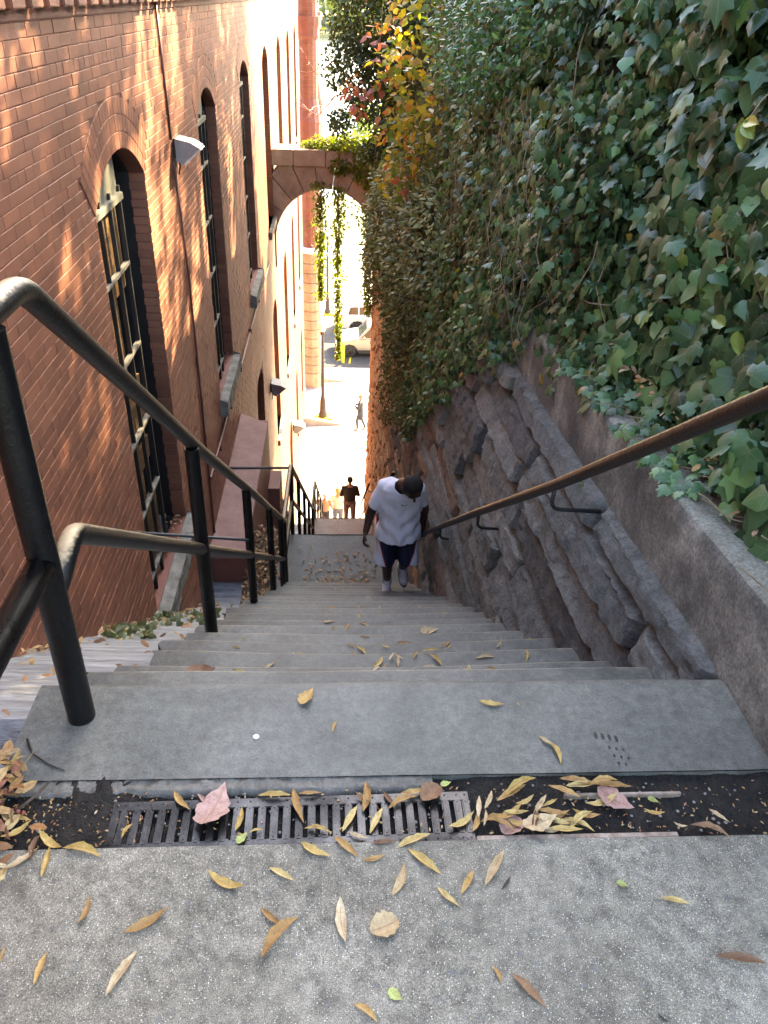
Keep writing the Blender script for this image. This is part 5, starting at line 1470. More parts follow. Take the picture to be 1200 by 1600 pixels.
IVY_T = tmpl(half + [(0.0, 1.0)] + [(-x, y) for x, y in reversed(half[1:])], (0.0, 0.32), 0.06, 0.22)
half = [(0.0, 0.04), (0.22, -0.03), (0.42, 0.16), (0.44, 0.42), (0.22, 0.72)]
IVY_R = tmpl(half + [(0.0, 1.0)] + [(-x, y) for x, y in reversed(half[1:])], (0.0, 0.36), 0.05, 0.2)
SMALL_T = (np.array([(0, 0, 0), (0.32, 0.30, 0.03), (0.24, 0.66, -0.02), (0, 1, -0.12), (-0.24, 0.66, -0.02), (-0.32, 0.30, 0.03), (0, 0.45, -0.05)], float), np.array([(6, 0, 1), (6, 1, 2), (6, 2, 3), (6, 3, 4), (6, 4, 5), (6, 5, 0)]))
OVAL_T = (np.array([(0, 0, 0), (0.19, 0.35, 0.04), (0.15, 0.75, 0.0), (0, 1, -0.08), (-0.15, 0.75, 0.0), (-0.19, 0.35, 0.04)], float), np.array([(0, 1, 5), (1, 2, 5), (5, 2, 4), (4, 2, 3)]))
QUAD_T = (np.array([(0, 0, 0), (0.3, 0.45, 0.05), (0, 1, -0.05), (-0.3, 0.45, 0.05)], float), np.array([(0, 1, 3), (1, 2, 3)]))

def unit(a): return a / np.maximum(np.linalg.norm(a, axis=-1, keepdims=True), 1e-9)
def leaf_cloud(name, P, N, T, S, tm, mat, parent=None, kind=None):
    """P positions, N face directions, T tip directions, S sizes"""
    V, F = tm
    n = len(P)
    N = unit(N); T = T - N * (T * N).sum(1, keepdims=True); T = unit(T); B = np.cross(T, N)
    wid = 0.85 + 0.3 * rng.random(n)
    W = (V[None, :, 0, None] * wid[:, None, None] * B[:, None, :] + V[None, :, 1, None] * T[:, None, :] + V[None, :, 2, None] * N[:, None, :] * (0.6 + 1.2 * rng.random(n))[:, None, None]) * S[:, None, None] + P[:, None, :]
    me = bpy.data.meshes.new(name)
    k = len(V); m = len(F)
    me.vertices.add(n * k); me.vertices.foreach_set('co', W.reshape(-1).astype(np.float32))
    FF = (F[None] + (np.arange(n) * k)[:, None, None]).reshape(-1)
    me.loops.add(len(FF)); me.loops.foreach_set('vertex_index', FF.astype(np.int32))
    me.polygons.add(n * m)
    me.polygons.foreach_set('loop_start', (np.arange(n * m) * 3).astype(np.int32))
    uvl = me.uv_layers.new(name='UVMap')
    uv = (V[:, :2] * np.array([1.0, 1.0]) + np.array([0.5, 0.0]))[F.reshape(-1)]
    uvl.data.foreach_set('uv', np.tile(uv, (n, 1)).reshape(-1).astype(np.float32))
    me.materials.append(mat)
    me.update(); me.validate()
    me.polygons.foreach_set('use_smooth', [True] * len(me.polygons))
    return link(name, me, parent, kind=kind)

def rnd_dirs(n): return unit(rng.normal(size=(n, 3)))

# --- English ivy carpeting the bank above the coping, and hanging down the wall
ivy = empty('ivy', (0, 0, 0), label='dense dark green ivy with large lobed leaves covering the bank above the coping', category='ivy')
def zlow(y):
    """lower edge of the ivy curtain"""
    k = [(0.4, 0.30), (1.5, 0.32), (2.0, 0.30), (2.6, 0.22), (3.4, 0.10), (3.8, -0.08), (4.4, -0.22), (5.2, -0.58), (6.0, -1.2), (7.0, -1.75), (8.2, -2.75), (9.5, -3.2), (11.0, -3.95), (12.6, -4.75), (13.2, -4.6), (13.5, -2.4), (16, -2.0), (19.2, -2.0)]
    for (a, va), (b, vb) in zip(k, k[1:]):
        if y <= b: return lerp(va, vb, clamp((y - a) / (b - a), 0, 1))
    return -3
def curtain(ya, yb, n, ztop=2.05, depth=0.24, flare=0.0):
    Ps, Ns = [], []
    for _ in range(n):
        y = rng.uniform(ya, yb); zl_ = zlow(y) + 0.10 * nz(y * 5, 0, 0, 1)
        z = zl_ + (ztop - zl_) * rng.random() ** 0.92
        x = ivx(y, z)
        gap = nz(y * 1.6, z * 1.8, 20, 1)
        if gap > 0.34 and rng.random() < 0.75: x += 0.16
        d = rng.random() ** 1.3 * depth * 1.25 + 0.07 * max(0, nz(y * 7, z * 7, 31, 1))
        if rng.random() < 0.06: d -= 0.07
        Ps.append((x + d - 0.06 - flare, y, z))
        Ns.append((-1, -0.35 * rng.random(), 0.35))
    return np.array(Ps), np.array(Ns)
def add_ivy(ya, yb, n, smin, smax, tm, mat, name, jit=0.75, parent=None, ztop=2.05, depth=0.24):
    P, N = curtain(ya, yb, n, ztop, depth)
    N = unit(N) + rng.normal(size=P.shape) * jit * 0.55
    T = np.tile(np.array([[-0.15, -0.15, -1.0]]), (len(P), 1)) + rng.normal(size=P.shape) * 0.55
    S = rng.uniform(smin, smax, len(P)) * np.clip(rng.normal(1, 0.18, len(P)), 0.5, 1.4)
    return leaf_cloud(name, P, N, T, S, tm, mat, parent or ivy, 'stuff')
add_ivy(0.5, 3.2, 4300, 0.068, 0.110, IVY_T, M['ivy'], 'foliage', 0.8)
add_ivy(0.5, 4.0, 5600, 0.045, 0.075, IVY_R, M['ivy'], 'foliage', 0.8)
add_ivy(2.5, 6.2, 10500, 0.045, 0.075, IVY_T, M['ivy'], 'foliage', 0.85)
add_ivy(5.4, 9.0, 15000, 0.045, 0.074, IVY_T, M['ivy'], 'foliage', 0.9)
# single leaves nearest the camera, as parts
singles = []
for tm_, nm in ((IVY_T, 0), (IVY_R, 1)):
    for s_i in range(4):
        V, F = tm_
        W = V.copy(); W[:, 2] += (0.05 * np.sin(W[:, 0] * 7 + s_i * 1.7) + 0.06 * np.sin(W[:, 1] * 5 + s_i)) * (0.5 + 0.3 * s_i)
        me = bpy.data.meshes.new('leaf'); me.from_pydata(W.tolist(), [], F.tolist())
        uvl = me.uv_layers.new(name='UVMap'); uvl.data.foreach_set('uv', (V[:, :2] + np.array([0.5, 0]))[F.reshape(-1)].reshape(-1).astype(np.float32))
        me.materials.append(M['ivy_obj']); me.polygons.foreach_set('use_smooth', [True] * len(me.polygons)); me.update()
        singles.append(me)
cnt = 0; tries = 0
while cnt < 290 and tries < 6000:
    tries += 1
    y = rng.uniform(1.35, 3.3); zl_ = zlow(y)
    z = zl_ + (1.75 - zl_) * rng.random()
    x = ivx(y, z) - 0.055 - 0.045 * rng.random()
    q = project((x, y, z))
    if q is None or q[0] > 1230 or q[1] < -20 or q[0] < 700: continue
    N = Vector((-1, -0.25 + 0.5 * rng.normal() * 0.6, 0.35 + 0.45 * rng.normal())).normalized()
    T = Vector((-0.2 + 0.3 * rng.normal(), -0.25 + 0.5 * rng.normal(), -0.9)); T = (T - N * T.dot(N)).normalized(); B = T.cross(N)
    s = rng.uniform(0.065, 0.115)
    o = link('leaf', singles[rng.integers(0, 8)], ivy)
    o.matrix_local = Matrix(((B.x * s, T.x * s, N.x * s, x), (B.y * s, T.y * s, N.y * s, y), (B.z * s, T.z * s, N.z * s, z), (0, 0, 0, 1)))
    cnt += 1
# trailing ivy on the soil beside the coping
P = []
for _ in range(420):
    y = rng.uniform(1.25, 3.6); x = rng.uniform(1.07, 1.42) if y > 2.1 else rng.uniform(1.26, 1.5); P.append((x, y, ztilt(y) + 0.36 + 0.10 * rng.random() * (x - 1.05) * 4))
P = np.array(P)
leaf_cloud('trailing_foliage', P, np.tile([[-0.45, -0.4, 1.0]], (len(P), 1)) + rng.normal(size=P.shape) * 0.35, np.tile([[-0.7, -0.5, -0.3]], (len(P), 1)) + rng.normal(size=P.shape) * 0.5, rng.uniform(0.035, 0.07, len(P)), IVY_T, M['ivy'], ivy, 'stuff')
mb = MB()
for k in range(20):
    y = rng.uniform(1.3, 5.0) if k < 14 else rng.uniform(5, 11); z = rng.uniform(zlow(y) + 0.05, 1.6)
    p = Vector((ivx(y, z) - 0.03, y, z)); d = Vector((0, rng.normal() * 0.6, -0.5 + rng.normal() * 0.6)); pts = [p]
    for j in range(7):
        d = (d + Vector((0, rng.normal() * 0.35, rng.normal() * 0.3 - 0.08))).normalized()
        p = p + d * 0.09; p.x = ivx(p.y, max(p.z, -2)) - 0.05 - 0.03 * math.sin(j * 1.1 + k); pts.append(p.copy())
    mb.tube(pts, [0.0035 - 0.0003 * j for j in range(8)], 5)
for k in range(26):
    y = rng.uniform(1.4, 3.2); p = Vector((1.2 + rng.random() * 0.15, y, ztilt(y) + 0.37)); d = Vector((rng.normal(), rng.normal(), 0.1)); pts = [p]
    for j in range(6):
        d = (d + Vector((rng.normal() * .5, rng.normal() * .5, rng.normal() * .35))).normalized(); p = p + d * 0.045; p.z = max(p.z, ztilt(p.y) + 0.36); pts.append(p.copy())
    mb.tube(pts, 0.0022, 5)
mb.build('stems', M['twig'], ivy, smooth=True, kind='stuff')
# pale unripe berry heads
mb = MB()
for k in range(34):
    y = rng.uniform(3.4, 6.0) if k < 26 else rng.uniform(2.5, 3.4); z = rng.uniform(-0.1 if y < 5 else -0.4, 1.25)
    c = Vector((ivx(y, z) - 0.10, y, z))
    for j in range(12):
        v = Vector(rnd_dirs(1)[0]); v.x = -abs(v.x)
        q = c + v * 0.026
        mb.tube([c, q], 0.0008, 3, False); mb.lathe([(0.001, -0.0032), (0.0034, 0), (0.001, 0.0032)], tuple(q), 5)
mb.build('berry_heads', M['sunny'], ivy, kind='stuff')

spr = empty('creeper', (1.165, 2.46, 1.33), label='single five-fingered yellow-green creeper leaf in front of the ivy at the right edge', category='creeper')
def big_leaf(me_kind, L, w, mat):
    mb = MB()
    def fn(u, v):
        s_ = (v - 0.5) * 2; ww = w * math.sin(math.pi * u ** 0.75) ** 0.8 * (1 + 0.06 * math.sin(u * 60))
        return (s_ * ww, u * L, 0.10 * L * abs(s_) + 0.015 * L * math.sin(u * 40) * abs(s_) - 0.25 * L * u * u)
    mb.grid(fn, 16, 6)
    me = mb.mesh('leaflet', mat, True)
    uvl = me.uv_layers.new(name='UVMap')
    for l_ in me.loops:
        i = l_.vertex_index; uvl.data[l_.index].uv = ((i % 7) / 6, (i // 7) / 16)
    return me
lf = big_leaf('x', 0.075, 0.022, M['leaf_lime'])
lf2 = big_leaf('x', 0.070, 0.018, M['leaf_gold'])
for k, (an, me_) in enumerate(((2.55, lf), (1.75, lf), (3.35, lf2), (0.9, lf), (0.2, lf))):
    o = link('leaflet', me_, spr)
    dr = Vector((0, 0, 0)); tdir = Vector((-0.10, -math.sin(an) * 0 + math.cos(an) * 0.95, math.sin(an) * 0 - math.cos(an - 1.2) * 0.6 - 0.2)).normalized()
    nd = Vector((-1, -0.5, 0.55)); nd = (nd - tdir * nd.dot(tdir)).normalized(); bd = tdir.cross(nd)
    o.matrix_local = Matrix(((bd.x, tdir.x, nd.x, 0), (bd.y, tdir.y, nd.y, 0), (bd.z, tdir.z, nd.z, 0), (0, 0, 0, 1)))
mb = MB(); mb.tube([(0, 0, 0), (0.03, 0.0, 0.06), (0.10, 0.02, 0.12)], 0.0018, 6); mb.build('stalk', M['twig'], spr)
for (p, lab) in (((1.165, 2.25, 0.80), 'pale green oval leaf pointing left in the ivy above the handrail'), ((1.16, 2.16, 0.82), 'pale green oval leaf hanging down in the ivy above the handrail')):
    o = link('leaf', lf, None, p, label=lab, category='leaf')
    tdir = Vector((-0.3, 0.9, 0.1)).normalized() if 'left' in lab else Vector((0.1, -0.25, -1)).normalized()
    nd = Vector((-1, -0.5, 0.55)); nd = (nd - tdir * nd.dot(tdir)).normalized(); bd = tdir.cross(nd)
    o.matrix_world = Matrix(((bd.x, tdir.x, nd.x, p[0]), (bd.y, tdir.y, nd.y, p[1]), (bd.z, tdir.z, nd.z, p[2]), (0, 0, 0, 1)))
curt = empty('ivy', (0, 0, 0), label='olive small-leaved ivy curtain hanging down the stone wall above the man', category='ivy')
add_ivy(8.4, 13.5, 36000, 0.034, 0.054, SMALL_T, M['ivy_small'], 'foliage', 0.95, curt, 1.8, 0.20)
add_ivy(6.4, 9.2, 9000, 0.034, 0.055, SMALL_T, M['ivy_small'], 'foliage', 0.95, curt, 1.8, 0.16)
endv = empty('ivy', (0, 0, 0), label='sparser sunlit ivy at the far end of the wall above the arch spring', category='ivy')
add_ivy(13.3, 19.2, 9000, 0.05, 0.08, SMALL_T, M['sunny'], 'foliage', 0.95, endv, 0.2, 0.2)

def ell_cloud(name, ells, n, smin, smax, tm, mat, parent, up=0.5, kind='stuff', hollow=0.45, tip=(0, 0, 0.0), lim=None):
    w = np.array([e[1][0] * e[1][1] * e[1][2] for e in ells]) ** 0.66; w = w / w.sum()
    Ps, Ns = [], []
    for (c, r), ww in zip(ells, w):
        m = int(n * ww)
        d = rnd_dirs(m); rad = (hollow + (1 - hollow) * rng.random((m, 1)) ** 0.5)
        nn = np.array([1 + 0.30 * nz(*(dd * 2.2), c[0] * 3 + c[2]) for dd in d])[:, None]
        Ps.append(np.array(c) + d * np.array(r) * rad * nn); Ns.append(d)
    P = np.concatenate(Ps); N = np.concatenate(Ns)
    if lim is not None:
        keep = lim(P); P = P[keep]; N = N[keep]
    T = N + np.array([[*tip]]) + rng.normal(size=P.shape) * 0.8
    N = N * 0.5 + np.array([[0, 0, up]]) + rng.normal(size=P.shape) * 0.6
    return leaf_cloud(name, P, N, T, rng.uniform(smin, smax, len(P)), tm, mat, parent, kind)
shrub = empty('shrub', (0, 0, 0), label='olive green shrub with narrow upright leaves bulging out in front of the arch spring', category='shrub')
SH = [((0.92, 9.6, -1.0), (0.40, 1.2, 0.9)), ((0.86, 11.0, -0.95), (0.52, 1.3, 0.85)), ((0.88, 12.2, -1.7), (0.48, 1.1, 0.85)), ((0.98, 8.5, -0.6), (0.30, 0.9, 0.7)), ((0.95, 10.4, -2.0), (0.32, 1.2, 0.6))]
ell_cloud('foliage', SH, 17000, 0.055, 0.095, OVAL_T, M['privet'], shrub, 0.5, tip=(-0.4, -0.3, 0.4), hollow=0.6)
mb = MB()
for k in range(26):
    a = Vector((1.1, rng.uniform(8.5, 12.5), rng.uniform(-2.2, -0.6))); b = a + Vector((rng.uniform(-0.75, -0.4), rng.uniform(-0.6, 0.2), rng.uniform(-0.1, 0.5)))
    m_ = (a + b) / 2 + Vector((0, rng.normal() * .08, rng.normal() * .08)); mb.tube([a, m_, b], [0.012, 0.008, 0.003], 6)
mb.build('branches', M['bark'], shrub, kind='stuff')

crp = empty('creeper', (0, 0, 0), label='yellow and orange autumn creeper tumbling over the ivy near the top of the wall', category='creeper')
CR = [((0.66, 8.6, 1.35), (0.28, 0.6, 0.45)), ((0.76, 8.8, 0.75), (0.30, 0.6, 0.40)), ((0.60, 9.1, 0.42), (0.22, 0.4, 0.28)), ((0.68, 9.4, -0.1), (0.20, 0.5, 0.35)), ((0.82, 9.0, 0.2), (0.22, 0.5, 0.35)), ((0.5, 9.0, 1.0), (0.2, 0.3, 0.2))]
ell_cloud('foliage', CR, 720, 0.06, 0.11, SMALL_T, M['creeper'], crp, 0.4, tip=(-0.5, -0.3, -0.4), hollow=0.2)
grn = empty('shrub', (0, 0, 0), label='bright green small-leaved shrub growing out of the ivy at the top of the bank', category='shrub')
GR = [((1.02, 5.6, 1.5), (0.30, 0.8, 0.42)), ((0.95, 6.6, 1.35), (0.30, 0.8, 0.45)), ((1.1, 4.8, 1.65), (0.26, 0.6, 0.35))]
ell_cloud('foliage', GR, 4200, 0.035, 0.06, OVAL_T, M['ivy'], grn, 0.5, tip=(-0.4, -0.3, -0.1), hollow=0.5)
mb = MB()
for k in range(70):
    y = rng.uniform(4.0, 7.5); z = rng.uniform(0.1, 1.3)
    p = Vector((ivx(y, z) - 0.10, y, z)); dd = Vector((0, rng.normal() * 0.5, -1 + rng.normal() * 0.5)).normalized(); pts = [p]
    for j in range(6):
        dd = (dd + Vector((rng.normal() * 0.1, rng.normal() * 0.3, rng.normal() * 0.2))).normalized(); p = p + dd * 0.10; p.x = ivx(p.y, max(p.z, -0.3)) - 0.10 + 0.03 * math.sin(k + j); pts.append(p.copy())
    mb.tube(pts, [0.003 - 0.0003 * j for j in range(7)], 4)
mb.build('twigs', M['twig'], grn, smooth=True, kind='stuff')
redc = empty('creeper', (0, 0, 0), label='sprigs of red creeper leaves hanging in front of the dark evergreen tree', category='creeper')
RC = [((0.20, 11.2, 0.55), (0.16, 0.2, 0.18)), ((0.48, 11.1, 0.62), (0.10, 0.2, 0.12)), ((0.45, 11.0, 1.18), (0.12, 0.2, 0.14)), ((0.62, 10.6, 1.3), (0.10, 0.2, 0.10)), ((0.26, 11.2, 0.35), (0.09, 0.2, 0.09)), ((0.50, 11.3, 0.9), (0.06, 0.1, 0.06)), ((0.78, 9.2, -0.15), (0.12, 0.2, 0.1))]
ell_cloud('foliage', RC, 85, 0.08, 0.13, SMALL_T, M['redleaf'], redc, 0.3, tip=(-0.2, -0.3, -0.6), hollow=0.2)
mb = MB(); mb.tube([(0.52, 11.3, 1.5), (0.5, 11.3, 0.9), (0.49, 11.3, 0.1), (0.47, 11.4, -0.6)], 0.005, 5); mb.tube([(0.9, 10.5, 1.4), (0.6, 10.9, 1.35), (0.45, 11.1, 1.1)], 0.006, 5); mb.build('stems', M['twig'], redc)

ev = empty('evergreen_tree', (1.35, 13.6, 0.0), label='dark evergreen tree leaning out over the steps above the arch', category='tree')
ev.location = (0, 0, 0)
EV = [((0.45, 13.0, 1.25), (0.62, 0.8, 0.5)), ((0.85, 13.2, 0.75), (0.55, 0.8, 0.5)), ((0.22, 12.9, 0.70), (0.48, 0.6, 0.42)), ((0.55, 13.0, 0.22), (0.42, 0.6, 0.30)), ((0.02, 12.8, 0.02), (0.20, 0.3, 0.20)), ((0.75, 13.1, -0.25), (0.30, 0.5, 0.30)), ((0.46, 12.9, -0.40), (0.18, 0.3, 0.16)), ((1.1, 13.4, 1.6), (0.8, 1.0, 0.7)), ((0.2, 13.1, 1.9), (0.7, 0.9, 0.5))]
ell_cloud('crown', EV, 14500, 0.045, 0.075, SMALL_T, M['holly'], ev, 0.3, hollow=0.25, tip=(0, 0, -0.3))
mb = MB(); mb.tube([(1.9, 14.2, 0.2), (1.7, 14.0, 1.2), (1.2, 13.6, 1.9), (0.5, 13.2, 2.2)], [0.10, 0.08, 0.06, 0.03], 10)
for e in EV: mb.tube([(1.2, 13.6, 1.7), tuple((Vector((1.2, 13.6, 1.7)) + Vector(e[0])) / 2 + Vector((0, 0, 0.15))), e[0]], [0.035, 0.02, 0.006], 6)
mb.build('trunk', M['bark'], ev, smooth=True)

av = empty('ivy', (0, 0, 0), label='bright yellow-green ivy mounded on top of the stone arch', category='ivy')
AV = [((-0.15, 19.6, -1.30), (0.55, 0.35, 0.20)), ((0.35, 19.5, -1.28), (0.5, 0.35, 0.26)), ((0.85, 19.4, -1.35), (0.4, 0.4, 0.34)), ((-0.62, 19.7, -1.35), (0.25, 0.25, 0.09)), ((0.65, 19.25, -1.75), (0.45, 0.12, 0.40)), ((0.9, 19.2, -2.3), (0.25, 0.15, 0.5)), ((0.05, 19.25, -1.7), (0.25, 0.08, 0.18))]
ell_cloud('foliage', AV, 5200, 0.06, 0.10, SMALL_T, M['sunny'], av, 0.5, hollow=0.3)
def hang(x, y, z0, z1, w, n, lab):
    h = empty('hanging_vine', (x, y, z0), label=lab, category='vine')
    P = []
    for _ in range(n):
        t = rng.random(); ww = w * (0.45 + 0.9 * abs(nz(t * 7, x * 9, 0, 1))) * (1 - 0.5 * t)
        P.append((rng.normal() * ww * 0.5 + 0.07 * nz(t * 4, x * 5, 3, 1), rng.normal() * ww * 0.4, (z1 - z0) * t))
    P = np.array(P)
    leaf_cloud('foliage', P, rng.normal(size=P.shape) + np.array([[0, -0.6, 0.4]]), rng.normal(size=P.shape) * 0.5 + np.array([[0, 0, -1]]), rng.uniform(0.06, 0.10, n), SMALL_T, M['sunny'], h, 'stuff')
    mb = MB()
    for k in range(3): mb.tube([(rng.normal() * .03, 0, 0.1), (rng.normal() * .05, 0.02, (z1 - z0) * .5), (rng.normal() * .03, 0, (z1 - z0) * 0.97)], 0.008, 5)
    mb.build('stems', M['twig'], h)
hang(-0.42, 19.30, -2.0, -4.75, 0.30, 1100, 'leftmost hanging vine under the arch, in front of the brick turret')
hang(0.00, 19.28, -2.1, -6.3, 0.24, 1300, 'longest hanging vine under the crown of the arch, reaching down in front of the cars')
hang(0.72, 18.9, -2.4, -5.0, 0.32, 900, 'short hanging vine against the far end of the stone wall')

# --- trees rooted on the bank above the wall (their crowns are above the picture; they dapple the brick wall)
def tree(x, y, h, rad, n, lab, size=(0.13, 0.21), nc=24):
    t = empty('tree', (x, y, 2.2), label=lab, category='tree')
    mb = MB(); mb.tube([(0, 0, -0.6), (0.1, 0, h * 0.3), (-0.1, 0.1, h * 0.6), (0, 0, h * 0.9)], [0.22, 0.17, 0.11, 0.04], 12)
    E_ = []
    for k in range(nc):
        a = rng.uniform(0, 6.28); rr_ = rng.uniform(0.15, 1.0) ** 0.6 * rad; zz = rng.uniform(0.26, 1.0) * h
        c = (rr_ * math.cos(a), rr_ * math.sin(a), zz); q = rng.uniform(0.42, 0.85)
        E_.append((c, (q * 1.1, q * 1.1, q * 0.9)))
        mb.tube([(0, 0, max(0.8, zz - 1.6)), (c[0] * 0.5, c[1] * 0.5, zz - 0.25), c], [0.05, 0.035, 0.01], 6)
    mb.build('trunk', M['bark'], t, smooth=True)
    ell_cloud('crown', E_, n, size[0], size[1], QUAD_T, M['canopy'], t, 0.5, hollow=0.15)
for (x, y, h, rad, n, nc_, lab) in (
        (5.3, 8.0, 8.4, 2.6, 20000, 84, 'tall leafy tree on the bank, nearest the top of the steps'),
        (5.4, 11.2, 8.6, 2.2, 6000, 28, 'tall leafy tree on the bank, second from the top of the steps'),
        (5.8, 14.0, 9.2, 2.2, 2600, 14, 'tall leafy tree on the bank, in the middle of the row'),
        (5.4, 17.4, 9.2, 2.1, 1600, 10, 'tall leafy tree on the bank, behind the evergreen'),
        (5.6, 21.0, 9.4, 2.1, 3900, 20, 'tall leafy tree on the bank, farthest from the top of the steps')):
    tree(x, y, h, rad, n, lab, size=(0.16, 0.26), nc=nc_)

# bare reddish branches and far foliage seen through the gap above the arch
bt = empty('bare_tree', (0, 0, 0), label='bare reddish twigs seen through the gap beside the brick turret', category='tree')
mb = MB()
def twig(p, d, L, r, depth):
    pts = [p]
    for j in range(4):
        d = (d + Vector(rng.normal(size=3)) * 0.22).normalized(); p = p + d * L / 4; pts.append(p.copy())
        if depth > 0 and j > 0:
            twig(p.copy(), (d + Vector(rng.normal(size=3)) * 0.8).normalized(), L * 0.55, r * 0.5, depth - 1)
    mb.tube(pts, [r, r * 0.8, r * 0.7, r * 0.6, r * 0.4], 5, False)
twig(Vector((0.6, 22.0, 1.6)), Vector((-0.85, 0, -0.45)), 1.7, 0.035, 3)
twig(Vector((0.5, 22.5, -0.4)), Vector((-0.9, 0, -0.15)), 1.3, 0.03, 3)
twig(Vector((0.3, 22.3, 0.6)), Vector((-0.8, 0, -0.7)), 1.2, 0.025, 2)
mb.tube([(3.0, 23.5, -14), (2.4, 23.0, -5), (1.6, 22.5, 0.0), (0.55, 22.2, 1.6)], [0.16, 0.12, 0.07, 0.035], 8)
mb.tube([(1.9, 22.6, -1.2), (1.1, 22.5, -0.6), (0.5, 22.5, -0.4)], [0.05, 0.04, 0.03], 8)
mb.build('branches', M['redpaint'], bt, smooth=True)
ft = empty('tree', (2.6, 62, STZ), label='yellow-green tree beyond the street, seen low behind the brick turret', category='tree')
mb = MB(); mb.tube([(0, 0, 0), (0.1, 0, 4), (0, 0, 8)], [0.25, 0.18, 0.08], 8); mb.build('trunk', M['bark'], ft)
ell_cloud('crown', [((-1, 0, 7.0), (2.0, 1.8, 1.7)), ((-1.6, 0, 5.2), (1.5, 1.5, 1.3)), ((-0.6, 0, 9.0), (1.4, 1.4, 1.3)), ((1.5, 0, 6.5), (2, 2, 1.8))], 2600, 0.25, 0.42, QUAD_T, M['sunny'], ft, 0.5, hollow=0.1)
# wooded far shore as one mass
P = np.stack([rng.uniform(-260, 320, 9000), rng.uniform(600, 760, 9000), rng.uniform(0, 1, 9000)], 1)
P[:, 2] = -21 + (P[:, 1] - 600) * 0.11 + P[:, 2] * 12
leaf_cloud('far_woods', P, rng.normal(size=P.shape) + np.array([[0, -1, .8]]), rng.normal(size=P.shape), rng.uniform(4, 9, len(P)), QUAD_T, M['farfol'], None, 'stuff')

# weeds at the foot of the brick wall
wd = MB
def weeds(n, x0, x1, y0, y1, lab):
    w = empty('weeds', (0, 0, 0), label=lab, category='weeds', kind='stuff')
    P = np.stack([rng.uniform(x0, x1, n), rng.uniform(y0, y1, n), np.zeros(n)], 1)
    P[:, 2] = [prof(p[1]) - 0.125 + rng.random() * 0.05 for p in P]
    leaf_cloud('foliage', P, rng.normal(size=P.shape) * 0.5 + np.array([[0.2, -0.3, 1]]), rng.normal(size=P.shape) + np.array([[0, 0, 0.3]]), rng.uniform(0.03, 0.075, n), IVY_R, M['ivy_small'], w, 'stuff')
weeds(60, -1.42, -1.12, 3.55, 4.1, 'patch of green weeds at the foot of the brick wall near the first window')
weeds(50, -1.40, -1.0, 4.5, 5.4, 'small weeds scattered on the pale slope below the first window sill')
weeds(22, -1.46, -1.36, 4.9, 5.3, 'sprig of green weed at the near end of the first sill')

# ================================================================== fallen leaves
def dead_mesh(kind, seed):
    """one dry leaf, unit length along x, with curl and a raised midrib"""
    nu, nvv = {'lance': (9, 4), 'broad': (20, 4), 'round': (8, 6)}[kind]
    mb = MB(); q = random.Random(seed)
    bend_ = q.uniform(-0.15, 0.42); twist = q.uniform(-1.6, 1.6); fold = q.uniform(0.05, 0.6); side = q.uniform(-0.10, 0.10)
    W = {'lance': 0.105, 'broad': 0.25, 'round': 0.42}[kind] * q.uniform(0.85, 1.2)
    UV = []
    def fn(u, v):
        s = (v - 0.5) * 2
        prof_ = (math.sin(math.pi * u ** 0.9) ** 0.95 if kind == 'lance' else math.sin(math.pi * u ** 0.62) ** 1.1 * (1 + 0.16 * ((u * 6.5) % 1.0 - 0.5))) if kind != 'round' else math.sin(math.pi * clamp(u, 0.02, 0.98)) ** 0.55
        w = W * prof_ * (1 + 0.10 * math.sin(u * 23 + s * 3 + seed))
        x = u - 0.5; y = s * w + side * math.sin(math.pi * u)
        z = bend_ * (u - 0.5) ** 2 * 2.2 + abs(s) ** 1.3 * w * fold * 1.8 + 0.012 * math.sin(u * 17 + seed) * abs(s)
        a = twist * (u - 0.5) * 0.7
        yy = y * math.cos(a) - (s * w) * 0 ; zz = z + (s * w) * math.sin(a)
        return (x, yy, zz + 0.02)
    mb.grid(fn, nu, nvv)
    me = mb.mesh('fallen_leaf', M['dead_y'], True)
    uvl = me.uv_layers.new(name='UVMap')
    for l_ in me.loops:
        i = l_.vertex_index; uvl.data[l_.index].uv = ((i % (nvv + 1)) / nvv, (i // (nvv + 1)) / nu)
    zmin = min(v.co.z for v in me.vertices)
    for v in me.vertices: v.co.z -= zmin
    return me
LM = {}
for key in DEAD:
    for kd in ('lance', 'broad', 'round'):
        for j in range(5 if kd == 'lance' else 2):
            me = dead_mesh(kd, j * 7 + hash(kd) % 5 * 0 + (0 if kd == 'lance' else 40)); me.materials[0] = M['dead_' + key]
            LM.setdefault((key, kd), []).append(me)
CN = {'y': 'yellow', 'o': 'orange-brown', 'b': 'brown', 'd': 'nearly black', 'g': 'green', 'p': 'pale tan', 'k': 'pink'}
def side_word(x):
    return 'near the left edge' if x < -0.45 else 'left of the middle' if x < -0.1 else 'in the middle' if x < 0.25 else 'right of the middle' if x < 0.6 else 'near the wall'
ORD = ['top', 'first', 'second', 'third', 'fourth', 'fifth', 'sixth', 'seventh', 'eighth', 'ninth', 'tenth', 'eleventh', 'twelfth', 'thirteenth', 'fourteenth', 'fifteenth', 'sixteenth', 'seventeenth', 'eighteenth', 'nineteenth', 'twentieth']
USED = {}
LEAVES = []
